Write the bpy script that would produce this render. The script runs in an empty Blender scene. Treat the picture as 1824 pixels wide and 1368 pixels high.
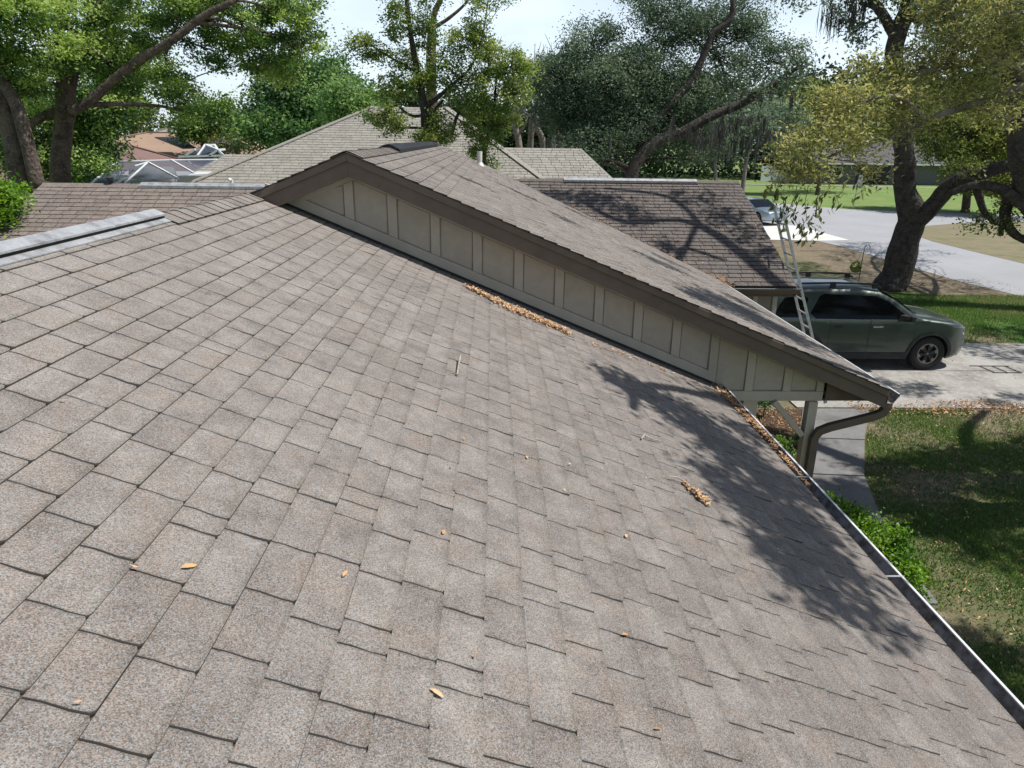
import bpy, math, random
import numpy as np
from mathutils import Vector, Matrix
rnd = random.Random(7); rng = np.random.default_rng(7)
S = bpy.context.scene; COL = S.collection
PI = math.pi
# ------------------------------------------------------------------ camera, sky, sun, exposure
ROT = np.array([[0.99961522, 0.00413466, 0.02742833], [-0.02456232, -0.32749755, 0.94453271], [0.01288803, -0.94484298, -0.32726998]])
CAM = np.array([0, 0, 4.9])
cam = bpy.data.cameras.new('camera'); cam.sensor_width = 36; cam.lens = 1269 / 1824 * 36
cam.clip_start = 0.05; cam.clip_end = 1500
co = bpy.data.objects.new('camera', cam); COL.objects.link(co); S.camera = co
mw = Matrix.Identity(4)
for r in range(3):
    mw[r][0] = ROT[r][0]; mw[r][1] = -ROT[r][1]; mw[r][2] = -ROT[r][2]; mw[r][3] = CAM[r]
co.matrix_world = mw
SUN = Vector((0.50, -0.06, 0.864)).normalized()
W = bpy.data.worlds.new('World'); S.world = W; W.use_nodes = True
wn = W.node_tree.nodes; wl = W.node_tree.links
sky = wn.new('ShaderNodeTexSky'); sky.sky_type = 'NISHITA'; sky.sun_disc = False
sky.sun_elevation = math.asin(SUN.z); sky.sun_rotation = math.atan2(SUN.x, SUN.y)
sky.air_density = 1.0; sky.dust_density = 0.8; sky.ozone_density = 2.0
bg = wn['Background']; bg.inputs[1].default_value = 0.078
tcw = wn.new('ShaderNodeTexCoord'); mpw = wn.new('ShaderNodeMapping'); mpw.inputs['Scale'].default_value = (1, 1, 2.6)
nzw = wn.new('ShaderNodeTexNoise'); nzw.inputs['Scale'].default_value = 1.7; nzw.inputs['Detail'].default_value = 6; nzw.inputs['Roughness'].default_value = .5
rmw = wn.new('ShaderNodeMapRange'); rmw.inputs[1].default_value = .36; rmw.inputs[2].default_value = .66
rmw.inputs[3].default_value = .34; rmw.inputs[4].default_value = 1.0
mxw = wn.new('ShaderNodeMix'); mxw.data_type = 'RGBA'; mxw.inputs[7].default_value = (14.6, 16.6, 18.6, 1)
wl.new(tcw.outputs['Generated'], mpw.inputs[0]); wl.new(mpw.outputs[0], nzw.inputs[0]); wl.new(nzw.outputs[0], rmw.inputs[0])
sxw = wn.new('ShaderNodeSeparateXYZ'); wl.new(tcw.outputs['Generated'], sxw.inputs[0])
hzw = wn.new('ShaderNodeMapRange'); hzw.inputs[1].default_value = .05; hzw.inputs[2].default_value = .34; hzw.inputs[3].default_value = 1; hzw.inputs[4].default_value = .08   # hazy cloud low down, clearer overhead
mlw = wn.new('ShaderNodeMath'); mlw.operation = 'MULTIPLY'; wl.new(sxw.outputs[2], hzw.inputs[0]); wl.new(hzw.outputs[0], mlw.inputs[0]); wl.new(rmw.outputs[0], mlw.inputs[1])
wl.new(mlw.outputs[0], mxw.inputs[0]); wl.new(sky.outputs[0], mxw.inputs[6]); wl.new(mxw.outputs[2], bg.inputs[0])
sl = bpy.data.lights.new('sun', 'SUN'); sl.energy = 5.0; sl.angle = math.radians(.55); sl.color = (1, .965, .91)
so = bpy.data.objects.new('sun', sl); COL.objects.link(so); so.rotation_euler = SUN.to_track_quat('Z', 'Y').to_euler(); so.location = (20, -5, 40)
S.view_settings.view_transform = 'Standard'; S.view_settings.look = 'None'; S.view_settings.exposure = 0.12; S.view_settings.gamma = 1
S.view_settings.use_curve_mapping = False
S.cycles.max_bounces = 6; S.cycles.diffuse_bounces = 3; S.cycles.transparent_max_bounces = 8; S.cycles.caustics_reflective = False; S.cycles.caustics_refractive = False

# ------------------------------------------------------------------ helpers
def at(u, v, y):
    "the point at distance y ahead that the photograph shows at pixel u, v"
    r = ROT @ np.array([u - 912., v - 684., 1269.]); return CAM + r * (y / r[1])
def ground(u, v, z=0):
    r = ROT @ np.array([u - 912., v - 684., 1269.]); return CAM + r * ((z - CAM[2]) / r[2])
def px(p):
    c = ROT.T @ (np.array(p, float) - CAM)
    return (912 + 1269 * c[0] / c[2], 684 + 1269 * c[1] / c[2], c[2])
def tag(o, label=None, cat=None, group=None, kind=None):
    if label: o['label'] = label
    if cat: o['category'] = cat
    if group: o['group'] = group
    if kind: o['kind'] = kind
    return o
def empty(name, loc=(0, 0, 0), label=None, cat=None, group=None):
    o = bpy.data.objects.new(name, None); COL.objects.link(o); o.location = loc; o.empty_display_size = .3
    return tag(o, label, cat, group)
class MB:
    def __init__(s): s.v = []; s.f = []; s.m = []; s.t = []; s.xf = None
    def vert(s, p):
        s.v.append(tuple(float(c) for c in p)); return len(s.v) - 1
    def face(s, idx, m=0, t=.5): s.f.append(tuple(idx)); s.m.append(m); s.t.append(t)
    def poly(s, pts, m=0, t=.5): s.face([s.vert(p) for p in pts], m, t)
    def prism(s, pts, d, m=0, t=.5, flip=False):
        "a polygon thickened by the vector d"
        d = np.array(d); a = [s.vert(p) for p in pts]; b = [s.vert(np.array(p) + d) for p in pts]; n = len(a)
        s.face(a[::-1], m, t); s.face(b, m, t)
        for i in range(n): s.face([a[i], a[(i + 1) % n], b[(i + 1) % n], b[i]], m, t)
    def box(s, x0, x1, y0, y1, z0, z1, m=0, t=.5): s.prism([(x0, y0, z0), (x1, y0, z0), (x1, y1, z0), (x0, y1, z0)], (0, 0, z1 - z0), m, t)
    def bar(s, a, b, w, h, m=0, t=.5, up=(0, 0, 1)):
        a = np.array(a, float); b = np.array(b, float); d = b - a; d /= np.linalg.norm(d)
        u = np.array(up, float); sd = np.cross(d, u); sd /= np.linalg.norm(sd) + 1e-9; u = np.cross(sd, d)
        q = [a + sd * w / 2 * i + u * h / 2 * j for i, j in ((-1, -1), (1, -1), (1, 1), (-1, 1))]
        s.prism(q, b - a, m, t)
    def tube(s, pts, rad, n=8, m=0, t=.5, cap=True):
        pts = [np.array(p, float) for p in pts]
        if not hasattr(rad, '__len__'): rad = [rad] * len(pts)
        rings = []; prev = None
        for i, p in enumerate(pts):
            d = pts[min(i + 1, len(pts) - 1)] - pts[max(i - 1, 0)]; d /= np.linalg.norm(d) + 1e-9
            if prev is None:
                a = np.array([0, 0, 1.]) if abs(d[2]) < .9 else np.array([1., 0, 0]); x = np.cross(a, d)
            else: x = prev - d * (prev @ d)
            x /= np.linalg.norm(x) + 1e-9; prev = x; y = np.cross(d, x)
            rings.append([s.vert(p + rad[i] * (math.cos(2 * PI * k / n) * x + math.sin(2 * PI * k / n) * y)) for k in range(n)])
        for r0, r1 in zip(rings, rings[1:]):
            for k in range(n): s.face([r0[k], r0[(k + 1) % n], r1[(k + 1) % n], r1[k]], m, t)
        if cap: s.face(rings[0][::-1], m, t); s.face(rings[-1], m, t)
    def build(s, name, mats, parent=None, smooth=False, bevel=0, kind=None):
        me = bpy.data.meshes.new(name); me.from_pydata(s.v, [], s.f)
        for m in (mats if isinstance(mats, (list, tuple)) else [mats]): me.materials.append(m)
        if s.m and max(s.m) > 0: me.polygons.foreach_set('material_index', s.m)
        a = me.attributes.new('tone', 'FLOAT', 'FACE'); a.data.foreach_set('value', np.array(s.t, np.float32))
        if smooth: me.polygons.foreach_set('use_smooth', [True] * len(s.f))
        me.update()
        o = bpy.data.objects.new(name, me); COL.objects.link(o)
        if parent is not None:
            o.parent = parent
            if parent.type == 'EMPTY': o.location = -parent.location if parent.location.length else (0, 0, 0)
        if bevel:
            b = o.modifiers.new('bevel', 'BEVEL'); b.width = bevel; b.segments = 2; b.limit_method = 'ANGLE'
        if kind: o['kind'] = kind
        return o
def fast_mesh(name, V, F, mat, tone, parent=None, kind=None, smooth=False):
    "V (n,3), F (m,k) of equal-sized faces, tone per face"
    me = bpy.data.meshes.new(name); V = np.asarray(V, np.float32); F = np.asarray(F, np.int32); k = F.shape[1]
    me.vertices.add(len(V)); me.vertices.foreach_set('co', V.ravel())
    me.loops.add(F.size); me.loops.foreach_set('vertex_index', F.ravel())
    me.polygons.add(len(F)); me.polygons.foreach_set('loop_start', np.arange(0, F.size, k, dtype=np.int32)); me.polygons.foreach_set('loop_total', np.full(len(F), k, np.int32))
    me.materials.append(mat); a = me.attributes.new('tone', 'FLOAT', 'FACE'); a.data.foreach_set('value', np.asarray(tone, np.float32))
    me.update(calc_edges=True)
    if smooth: me.polygons.foreach_set('use_smooth', np.ones(len(F), bool))
    o = bpy.data.objects.new(name, me); COL.objects.link(o)
    if parent is not None:
        o.parent = parent
        if parent.type == 'EMPTY': o.location = -parent.location
    if kind: o['kind'] = kind
    return o

# ------------------------------------------------------------------ materials
def mat(name, col, rough=.8, metal=0, spec=.3, noise=None, noise2=None, bump=None, tones=None, coat=0, tone_k=1.0):
    """noise = (scale, colour, low, high): mixes in a second colour; tones = two colours mixed by the 'tone' attribute"""
    m = bpy.data.materials.new(name); m.use_nodes = True; nt = m.node_tree; N = nt.nodes; L = nt.links; p = N['Principled BSDF']
    p.inputs['Roughness'].default_value = rough; p.inputs['Metallic'].default_value = metal; p.inputs['Specular IOR Level'].default_value = spec
    p.inputs['Coat Weight'].default_value = coat
    geo = N.new('ShaderNodeNewGeometry'); cur = None
    rgb = N.new('ShaderNodeRGB'); rgb.outputs[0].default_value = (*col, 1); cur = rgb.outputs[0]
    if tones:
        at_ = N.new('ShaderNodeAttribute'); at_.attribute_name = 'tone'; cr = N.new('ShaderNodeValToRGB')
        els = cr.color_ramp.elements; n = len(tones)
        while len(els) < n: els.new(.5)
        for i, c in enumerate(tones): els[i].position = i / (n - 1); els[i].color = (*c, 1)
        L.new(at_.outputs['Fac'], cr.inputs[0]); cur = cr.outputs[0]
    for nz in [noise, noise2]:
        if not nz: continue
        sc, c2, lo, hi = nz[:4]
        t = N.new('ShaderNodeTexNoise'); t.inputs['Scale'].default_value = sc; t.inputs['Detail'].default_value = nz[4] if len(nz) > 4 else 4
        t.inputs['Roughness'].default_value = .6
        L.new(geo.outputs['Position'], t.inputs['Vector'])
        mr = N.new('ShaderNodeMapRange'); mr.inputs[1].default_value = lo; mr.inputs[2].default_value = hi; L.new(t.outputs[0], mr.inputs[0])
        mx = N.new('ShaderNodeMix'); mx.data_type = 'RGBA'; mx.inputs[7].default_value = (*c2, 1)
        L.new(mr.outputs[0], mx.inputs[0]); L.new(cur, mx.inputs[6]); cur = mx.outputs[2]
    L.new(cur, p.inputs['Base Color'])
    if bump:
        t = N.new('ShaderNodeTexNoise'); t.inputs['Scale'].default_value = bump[0]; t.inputs['Detail'].default_value = 4
        L.new(geo.outputs['Position'], t.inputs['Vector'])
        b = N.new('ShaderNodeBump'); b.inputs['Strength'].default_value = bump[1]; b.inputs['Distance'].default_value = bump[2]
        L.new(t.outputs[0], b.inputs['Height']); L.new(b.outputs[0], p.inputs['Normal'])
    return m
def shingle_mat(name, c0, c1, warm, dark, gran=260., gk=.55):
    m = bpy.data.materials.new(name); m.use_nodes = True; nt = m.node_tree; N = nt.nodes; L = nt.links; p = N['Principled BSDF']
    p.inputs['Roughness'].default_value = .9; p.inputs['Specular IOR Level'].default_value = .25
    geo = N.new('ShaderNodeNewGeometry'); pos = geo.outputs['Position']
    at_ = N.new('ShaderNodeAttribute'); at_.attribute_name = 'tone'
    def noise(sc, det=3, ro=.6):
        t = N.new('ShaderNodeTexNoise'); t.inputs['Scale'].default_value = sc; t.inputs['Detail'].default_value = det; t.inputs['Roughness'].default_value = ro
        L.new(pos, t.inputs['Vector']); return t.outputs[0]
    def mr(x, a, b, c=0, d=1):
        r = N.new('ShaderNodeMapRange'); r.inputs[1].default_value = a; r.inputs[2].default_value = b; r.inputs[3].default_value = c; r.inputs[4].default_value = d
        L.new(x, r.inputs[0]); return r.outputs[0]
    def mix(f, a, b, mode='MIX'):
        x = N.new('ShaderNodeMix'); x.data_type = 'RGBA'; x.blend_type = mode
        if isinstance(f, float): x.inputs[0].default_value = f
        else: L.new(f, x.inputs[0])
        for s_, v in ((6, a), (7, b)):
            if isinstance(v, tuple): x.inputs[s_].default_value = (*v, 1)
            else: L.new(v, x.inputs[s_])
        return x.outputs[2]
    ad = N.new('ShaderNodeMath'); ad.operation = 'ADD'; L.new(at_.outputs['Fac'], ad.inputs[0])
    L.new(mr(noise(7., 3), .3, .7, -.45, .45), ad.inputs[1])
    c = mix(mr(ad.outputs[0], 0, 1), c0, c1)
    c = mix(mr(noise(4.3, 2), .50, .70, 0, .5), c, warm)
    c = mix(mr(noise(1.1, 3), .5, .75, 0, .55), c, dark)
    vor = N.new('ShaderNodeTexVoronoi'); vor.inputs['Scale'].default_value = gran; L.new(pos, vor.inputs['Vector'])
    sep = N.new('ShaderNodeSeparateColor'); L.new(vor.outputs['Color'], sep.inputs[0])
    g = mr(sep.outputs[0], 0, 1, 1 - gk, 1 + gk)
    vm = N.new('ShaderNodeVectorMath'); vm.operation = 'SCALE'; L.new(c, vm.inputs[0]); L.new(g, vm.inputs['Scale'])
    c = vm.outputs[0]
    bl = mr(sep.outputs[1], .80, .82, 0, .5); c = mix(bl, c, (.34, .36, .38))
    br = mr(sep.outputs[2], .86, .88, 0, .5); c = mix(br, c, (.30, .19, .13))
    L.new(c, p.inputs['Base Color'])
    b = N.new('ShaderNodeBump'); b.inputs['Strength'].default_value = .5; b.inputs['Distance'].default_value = .002
    L.new(sep.outputs[0], b.inputs['Height']); L.new(b.outputs[0], p.inputs['Normal'])
    return m
def leaf_mat(name, tones, trans=.35, rough=.5, spec=.35):
    m = mat(name, tones[0], rough=rough, spec=spec, tones=tones); nt = m.node_tree; N = nt.nodes; L = nt.links; p = N['Principled BSDF']; out = N['Material Output']
    src = p.inputs['Base Color'].links[0].from_socket
    tr = N.new('ShaderNodeBsdfTranslucent'); hs = N.new('ShaderNodeHueSaturation'); hs.inputs['Saturation'].default_value = 1.15; hs.inputs['Value'].default_value = 1.5
    hs.inputs['Hue'].default_value = .49
    L.new(src, hs.inputs['Color']); L.new(hs.outputs[0], tr.inputs[0])
    ms = N.new('ShaderNodeMixShader'); ms.inputs[0].default_value = trans
    L.new(p.outputs[0], ms.inputs[1]); L.new(tr.outputs[0], ms.inputs[2]); L.new(ms.outputs[0], out.inputs[0]); return m

M = {}
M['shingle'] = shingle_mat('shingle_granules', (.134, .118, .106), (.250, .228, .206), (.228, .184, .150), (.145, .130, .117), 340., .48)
M['shingle_far'] = shingle_mat('shingle_granules_weathered', (.072, .060, .053), (.118, .102, .090), (.112, .088, .072), (.065, .055, .048), 160, .35)
M['shingle_left'] = shingle_mat('shingle_granules_warm', (.135, .108, .092), (.215, .178, .152), (.21, .16, .13), (.13, .11, .095), 160, .35)
M['shingle_pale'] = shingle_mat('shingle_granules_pale', (.235, .225, .195), (.31, .30, .26), (.27, .25, .21), (.21, .195, .17), 60, .2)
M['edge'] = mat('asphalt_edge', (.050, .045, .040), .95)
M['deck'] = mat('asphalt_underlay', (.05, .043, .038), .95, noise=(60, (.09, .075, .065), .4, .7))
M['beige'] = mat('beige_painted_wood', (.49, .43, .355), .75, noise=(9, (.45, .395, .32), .4, .65), noise2=(1.5, (.39, .34, .27), .55, .8), bump=(120, .15, .002))
M['beige_panel'] = mat('beige_painted_plywood', (.46, .40, .33), .8, noise=(14, (.42, .365, .30), .4, .65), noise2=(2, (.37, .32, .255), .5, .8), bump=(160, .3, .002))
M['brown'] = mat('brown_painted_fascia', (.145, .110, .085), .65, noise=(6, (.12, .09, .07), .4, .7), bump=(90, .1, .002))
M['soffit'] = mat('soffit', (.12, .10, .08), .8)
M['wall'] = mat('wall_paint', (.32, .30, .24), .85, noise=(4, (.24, .22, .17), .4, .7), bump=(70, .3, .004))
M['metal'] = mat('galvanised_metal', (.46, .47, .48), .55, .45, .5, noise=(8, (.26, .265, .27), .42, .68), noise2=(30, (.60, .61, .62), .55, .75))
M['white_metal'] = mat('white_metal', (.72, .74, .76), .45, .1, .5, noise=(12, (.55, .56, .58), .5, .8))
M['gutter'] = mat('gutter_inside', (.34, .32, .30), .6, .2, noise=(14, (.11, .095, .08), .4, .65))
M['black'] = mat('black_plastic', (.018, .018, .02), .5, noise=(10, (.05, .05, .055), .5, .8))
M['pvc'] = mat('pvc', (.62, .60, .55), .5, noise=(10, (.45, .42, .37), .5, .8))
M['bark'] = mat('bark', (.12, .092, .075), .95, noise=(5, (.055, .042, .036), .42, .62), noise2=(22, (.19, .155, .13), .52, .72), bump=(14, .9, .05))
M['bark_dark'] = mat('bark_dark', (.07, .06, .052), .95, noise=(5, (.035, .03, .027), .42, .62), noise2=(18, (.14, .125, .105), .55, .75), bump=(12, .9, .06))
M['bark_grey'] = mat('bark_grey', (.24, .21, .19), .95, noise=(6, (.15, .13, .115), .42, .62), bump=(12, .6, .04))
M['leaf_camphor'] = leaf_mat('camphor_leaves', [(.028, .065, .022), (.075, .15, .045), (.20, .32, .08), (.46, .56, .19)], .5)
M['leaf_mid'] = leaf_mat('elm_leaves', [(.04, .085, .03), (.10, .17, .05), (.20, .28, .07), (.38, .42, .12)], .5)
M['leaf_round'] = leaf_mat('round_tree_leaves', [(.035, .085, .035), (.07, .15, .055), (.14, .25, .08), (.28, .40, .15)], .45)
M['leaf_oak'] = leaf_mat('live_oak_leaves', [(.033, .058, .038), (.074, .122, .076), (.145, .20, .12), (.25, .31, .19)], .4)
M['leaf_near'] = leaf_mat('oak_catkins', [(.05, .08, .03), (.15, .175, .06), (.34, .34, .13), (.50, .48, .22)], .5)
M['leaf_olive'] = leaf_mat('olive_leaves', [(.055, .085, .025), (.12, .16, .04), (.21, .25, .07), (.32, .34, .11)], .45)
M['leaf_wood'] = leaf_mat('far_wood_leaves', [(.018, .032, .016), (.045, .075, .03), (.09, .13, .05), (.14, .16, .07)], .2)
M['leaf_shrub'] = leaf_mat('shrub_leaves', [(.04, .10, .015), (.08, .19, .02), (.14, .28, .03), (.22, .36, .05)], .35)
M['moss'] = leaf_mat('spanish_moss', [(.045, .05, .042), (.085, .09, .078), (.13, .135, .115)], .2, .9)
M['litter'] = mat('dead_leaves', (.4, .2, .08), .7, spec=.4, tones=[(.12, .065, .035), (.30, .155, .07), (.52, .29, .13), (.68, .50, .30)])
M['grass'] = leaf_mat('grass_blades', [(.03, .06, .018), (.06, .14, .028), (.13, .23, .05), (.30, .28, .15)], .3)
M['twig'] = mat('pale_twig', (.42, .38, .33), .9, noise=(30, (.25, .21, .17), .4, .6))

# ------------------------------------------------------------------ shapes of a roof plane
class Plane:
    def __init__(s, O, U, D):
        s.O = np.array(O, float); s.U = np.array(U, float) / np.linalg.norm(U); s.D = np.array(D, float) / np.linalg.norm(D)
        n = np.cross(s.U, s.D); s.N = n if n[2] > 0 else -n
    def p(s, u, d, h=0): return s.O + u * s.U + d * s.D + h * s.N
EX = .1408
def tab_mesh(mb, P, u0, u1, d0, d1, r, tone, lod=0, g=.0029, hb=.0078):
    u0 += g; u1 -= g
    if lod == 0:
        c = min(.012, (u1 - u0) * .25); a = r.uniform(-.0015, .0025); b = r.uniform(-.0015, .0025)
        if r.random() < .10: a += r.uniform(.002, .005)
        us = [u0, u0 + c, u1 - c, u1]; rows = []
        mid = r.uniform(-.001, .001); jit = r.uniform(-.002, .002)
        for k, t in enumerate((0, .28, .68, 1)):
            h = (.002, .0054 + mid, .0046 - mid, hb)[k]; row = []
            for j, u in enumerate(us):
                w = j / 3; dd = d0 + (d1 - d0) * t + (jit * t)
                if k == 3 and j in (0, 3): dd -= .007
                row.append(mb.vert(P.p(u, dd, h + (a * (1 - w) + b * w) * t)))
            rows.append(row)
        for k in range(3):
            for j in range(3): mb.face([rows[k][j], rows[k + 1][j], rows[k + 1][j + 1], rows[k][j + 1]], 0, tone)
        ring = [rows[k][0] for k in range(4)] + [rows[3][1], rows[3][2], rows[3][3]] + [rows[k][3] for k in (2, 1, 0)]
        low = [mb.vert(np.array(mb.v[i]) - P.N * .014) for i in ring]
        for i in range(len(ring) - 1): mb.face([ring[i], low[i], low[i + 1], ring[i + 1]], 1, tone)
    else:
        a = r.uniform(-.001, .002)
        q = [P.p(u0, d0, .002), P.p(u0, d1, hb + a), P.p(u1, d1, hb - a), P.p(u1, d0, .002)]
        i = [mb.vert(x) for x in q]; l = [mb.vert(np.array(x) - P.N * .012) for x in q]
        mb.face(i, 0, tone)
        for k in range(3): mb.face([i[k], l[k], l[k + 1], i[k + 1]], 1, tone)
def lay_tabs(P, d_top, n, urange, r, pick=(.245, .245, .25, .24, .245, .32, .205, .235, .105), ex=EX):
    "yields u0, u1, d0, d1 for every tab; urange(course) gives the ends of the course"
    for k in range(n):
        lo, hi = urange(k, d_top + k * ex, d_top + (k + 1) * ex)
        if hi <= lo: continue
        u = lo - r.uniform(0, .24)
        while u < hi:
            w = r.choice(pick) + r.uniform(-.006, .006)
            a, b = max(u, lo), min(u + w, hi)
            if b - a > .03: yield a, b, d_top + k * ex, d_top + (k + 1) * ex
            u += w

# ------------------------------------------------------------------ ground, roads, paths
def smooth_noise(x, y, s, seed):
    "cheap value noise"
    xi = np.floor(x / s).astype(int); yi = np.floor(y / s).astype(int); fx = x / s - xi; fy = y / s - yi
    fx = fx * fx * (3 - 2 * fx); fy = fy * fy * (3 - 2 * fy)
    def h(a, b): return (np.sin(a * 127.1 + b * 311.7 + seed * 17.3) * 43758.5453) % 1
    return (h(xi, yi) * (1 - fx) + h(xi + 1, yi) * fx) * (1 - fy) + (h(xi, yi + 1) * (1 - fx) + h(xi + 1, yi + 1) * fx) * fy
def fbm(x, y, s, seed): return .55 * smooth_noise(x, y, s, seed) + .3 * smooth_noise(x, y, s / 2.3, seed + 3) + .15 * smooth_noise(x, y, s / 5.1, seed + 7)
lawn_tones = [(.04, .032, .024), (.25, .20, .145), (.15, .15, .075), (.045, .105, .022), (.075, .17, .03)]
M['lawn'] = mat('lawn_soil', (.1, .1, .05), .95, spec=.1, tones=lawn_tones, noise=(9, (.13, .10, .06), .52, .72), noise2=(45, (.035, .045, .015), .5, .75), bump=(40, .6, .03))
M['lawn_far'] = mat('lawn_far', (.15, .23, .07), .95, spec=.1, noise=(.5, (.23, .27, .11), .42, .7), noise2=(4, (.11, .18, .05), .5, .8))
def lawn_grid(name, x0, x1, y0, y1, step, fn, mt, z=0.0):
    nx = int((x1 - x0) / step) + 1; ny = int((y1 - y0) / step) + 1
    X, Y = np.meshgrid(np.linspace(x0, x1, nx), np.linspace(y0, y1, ny)); Zz = np.full_like(X, z)
    V = np.stack([X, Y, Zz], -1).reshape(-1, 3); i = np.arange(nx * ny).reshape(ny, nx)
    F = np.stack([i[:-1, :-1], i[:-1, 1:], i[1:, 1:], i[1:, :-1]], -1).reshape(-1, 4)
    c = V[F].mean(1); return tag(fast_mesh(name, V, F, mt, fn(c[:, 0], c[:, 1])), kind='structure')
# big sheet to the horizon
g = MB(); g.poly([(-900, -300, -.03), (900, -300, -.03), (900, 1300, -.03), (-900, 1300, -.03)], 0, .62)
tag(g.build('ground', M['lawn_far']), kind='structure')
def near_tone(x, y):
    n = fbm(x, y, 1.6, 1); t = .30 + .55 * n
    strip = (y > 17.2)
    dry = fbm(x, y, 2.5, 5)
    # lush strip behind the driveway, drying out towards the road
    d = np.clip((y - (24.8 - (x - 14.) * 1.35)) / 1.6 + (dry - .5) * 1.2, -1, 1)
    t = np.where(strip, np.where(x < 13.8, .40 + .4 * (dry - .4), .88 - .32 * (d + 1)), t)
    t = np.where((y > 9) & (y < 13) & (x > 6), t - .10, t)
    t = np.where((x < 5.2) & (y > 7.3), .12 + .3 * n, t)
    return np.clip(t + (smooth_noise(x, y, .35, 9) - .5) * .25, 0, 1)
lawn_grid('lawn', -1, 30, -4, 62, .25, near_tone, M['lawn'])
def far_tone(x, y): return np.clip(.68 + .25 * (fbm(x, y, 6, 2) - .5), 0, 1)
def flat(name, pts, m, z, thick=0, kind='structure'):
    b = MB()
    if thick: b.prism([(x, y, z - thick) for x, y in pts], (0, 0, thick))
    else: b.poly([(x, y, z) for x, y in pts])
    return tag(b.build(name, m), kind=kind)
M['road'] = mat('worn_asphalt', (.34, .345, .36), .9, noise=(.35, (.30, .305, .315), .4, .65), noise2=(30, (.33, .335, .35), .5, .75), bump=(60, .3, .01))
M['concrete'] = mat('concrete', (.36, .345, .32), .9, noise=(1.1, (.22, .21, .19), .40, .64, 8), noise2=(11, (.43, .41, .37), .50, .72, 8), bump=(30, .8, .012))
M['walk'] = mat('walk_concrete', (.20, .195, .19), .9, noise=(1.6, (.13, .125, .12), .42, .66, 8), noise2=(18, (.27, .26, .25), .55, .8, 8), bump=(60, .4, .005))
M['mulch'] = mat('mulch', (.07, .045, .03), .95, noise=(14, (.15, .09, .05), .5, .7), bump=(30, .8, .03))
flat('road', [(18.6, 17), (18.0, 23.3), (17.45, 26.5), (17.35, 31), (17.2, 35), (16.8, 37.5), (14, 42), (12, 52), (13.5, 66), (21.0, 66.5), (23.4, 60.3), (26.9, 55.8), (30.2, 54.3), (36, 52.8), (60, 49.5), (95, 46), (95, 39), (60, 43.5), (35.5, 47.4), (30.8, 46.6), (26.6, 44.3), (23.8, 41), (23.1, 37.3), (23.0, 33.5), (23.0, 30), (23.4, 24), (24, 17), (24.6, 8), (24.6, -20), (19.2, -20), (19, 8)], M['road'], .012)
for nm, pts, z in (('grass_island', [(23.3, 24), (23.0, 30.3), (23.0, 33.5), (23.1, 37.3), (23.8, 41), (26.6, 44.3), (30.8, 46.6), (35.5, 47.6), (60, 43.9), (60, -10), (25, -10)], .02),):
    b = MB()
    P_ = np.array(pts); cx, cy = 38, 26
    flat(nm, pts, mat('verge_grass', (.21, .18, .115), .95, noise=(.9, (.13, .15, .06), .45, .65), noise2=(9, (.26, .20, .14), .5, .75), bump=(30, .5, .03)), z)
lf = MB(); lf.poly([(x, y, .016) for x, y in [(13.5, 66), (21.0, 66.5), (23.4, 60.3), (26.9, 55.8), (30.2, 54.3), (36, 52.8), (60, 49.5), (95, 46), (160, 60), (160, 84), (10, 84)]], 0, .66)
tag(lf.build('far_lawn', M['lawn_far']), kind='structure')
flat('far_pavement', [(22, 86.8), (30, 86.9), (36, 86), (44, 85.3), (60, 84), (60, 82.9), (44, 84.0), (36, 84.9), (30, 85.6), (22, 85.6)], M['concrete'], .03)
flat('driveway_apron', [(13.9, 44.3), (17.0, 44.6), (18.5, 43.8), (18.75, 37.4), (17.0, 37.0), (13.5, 37.3)], mat('pale_concrete', (.62, .61, .58), .85, noise=(2, (.54, .53, .50), .45, .7)), .024)
# driveway in poured slabs
dv = MB()
xs = [5.9, 12.4, 19.2]
for i in range(2):
    for y0, y1 in ((12.75, 15.1), (15.115, 17.42)):
        a, b_ = xs[i] + .007, xs[i + 1] - .007
        dv.prism([(a, y0 + .007, -.02), (b_, y0 + .007, -.02), (b_, y1, -.02), (a, y1, -.02)], (0, 0, .05))
tag(dv.build('driveway', M['concrete']), kind='structure')
wk = empty('walkway', (6, 11, 0)); wk['kind'] = 'structure'
wl_ = [(4.85, 6.9), (5.25, 8.1)]
L0 = [(4.0, 6.6), (4.2, 8.4), (4.7, 9.9), (5.35, 11.3), (6.0, 12.72)]; R0 = [(5.0, 6.6), (5.25, 8.2), (5.75, 9.8), (6.45, 11.2), (7.3, 12.72)]
for i in range(4):
    a, b_, c, d = [np.array(q) for q in (L0[i], R0[i], R0[i + 1], L0[i + 1])]
    e = .012; q = [a + (d - a) * e, b_ + (c - b_) * e, c - (c - b_) * e, d - (d - a) * e]
    m_ = MB(); m_.prism([(p[0], p[1], -.03) for p in q], (0, 0, .055)); m_.build('paving_slab', M['walk'], wk)

# ------------------------------------------------------------------ the house
NX, NZ, EAX = -2.285, 4.364, 2.37         # near ridge, eave
SL = .4167
def near_z(x): return 3.412 - SL * x
FX, FZ = -1.35, 4.75                     # far ridge
FEX = 4.15
WY = 7.2
house = empty('house', (0, 6, 0), 'tan shingled house whose long roof slope fills the foreground, with a panelled porch gable', 'house')
dn = np.array([1, 0, -SL]); dn /= np.linalg.norm(dn); dl = np.array([-1, 0, -SL]); dl /= np.linalg.norm(dl); df = np.array([0, -1, -SL]); df /= np.linalg.norm(df)
KS = math.sqrt(1 + SL * SL)
near = Plane((NX, 0, NZ), (0, 1, 0), dn)
nearL = Plane((NX, 0, NZ), (0, 1, 0), dl)
def slab(mb, P, u0, u1, d0, d1, h=-.006, th=.05, m=0): mb.prism([P.p(u0, d0, h - th), P.p(u1, d0, h - th), P.p(u1, d1, h - th), P.p(u0, d1, h - th)], P.N * th, m)
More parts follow.
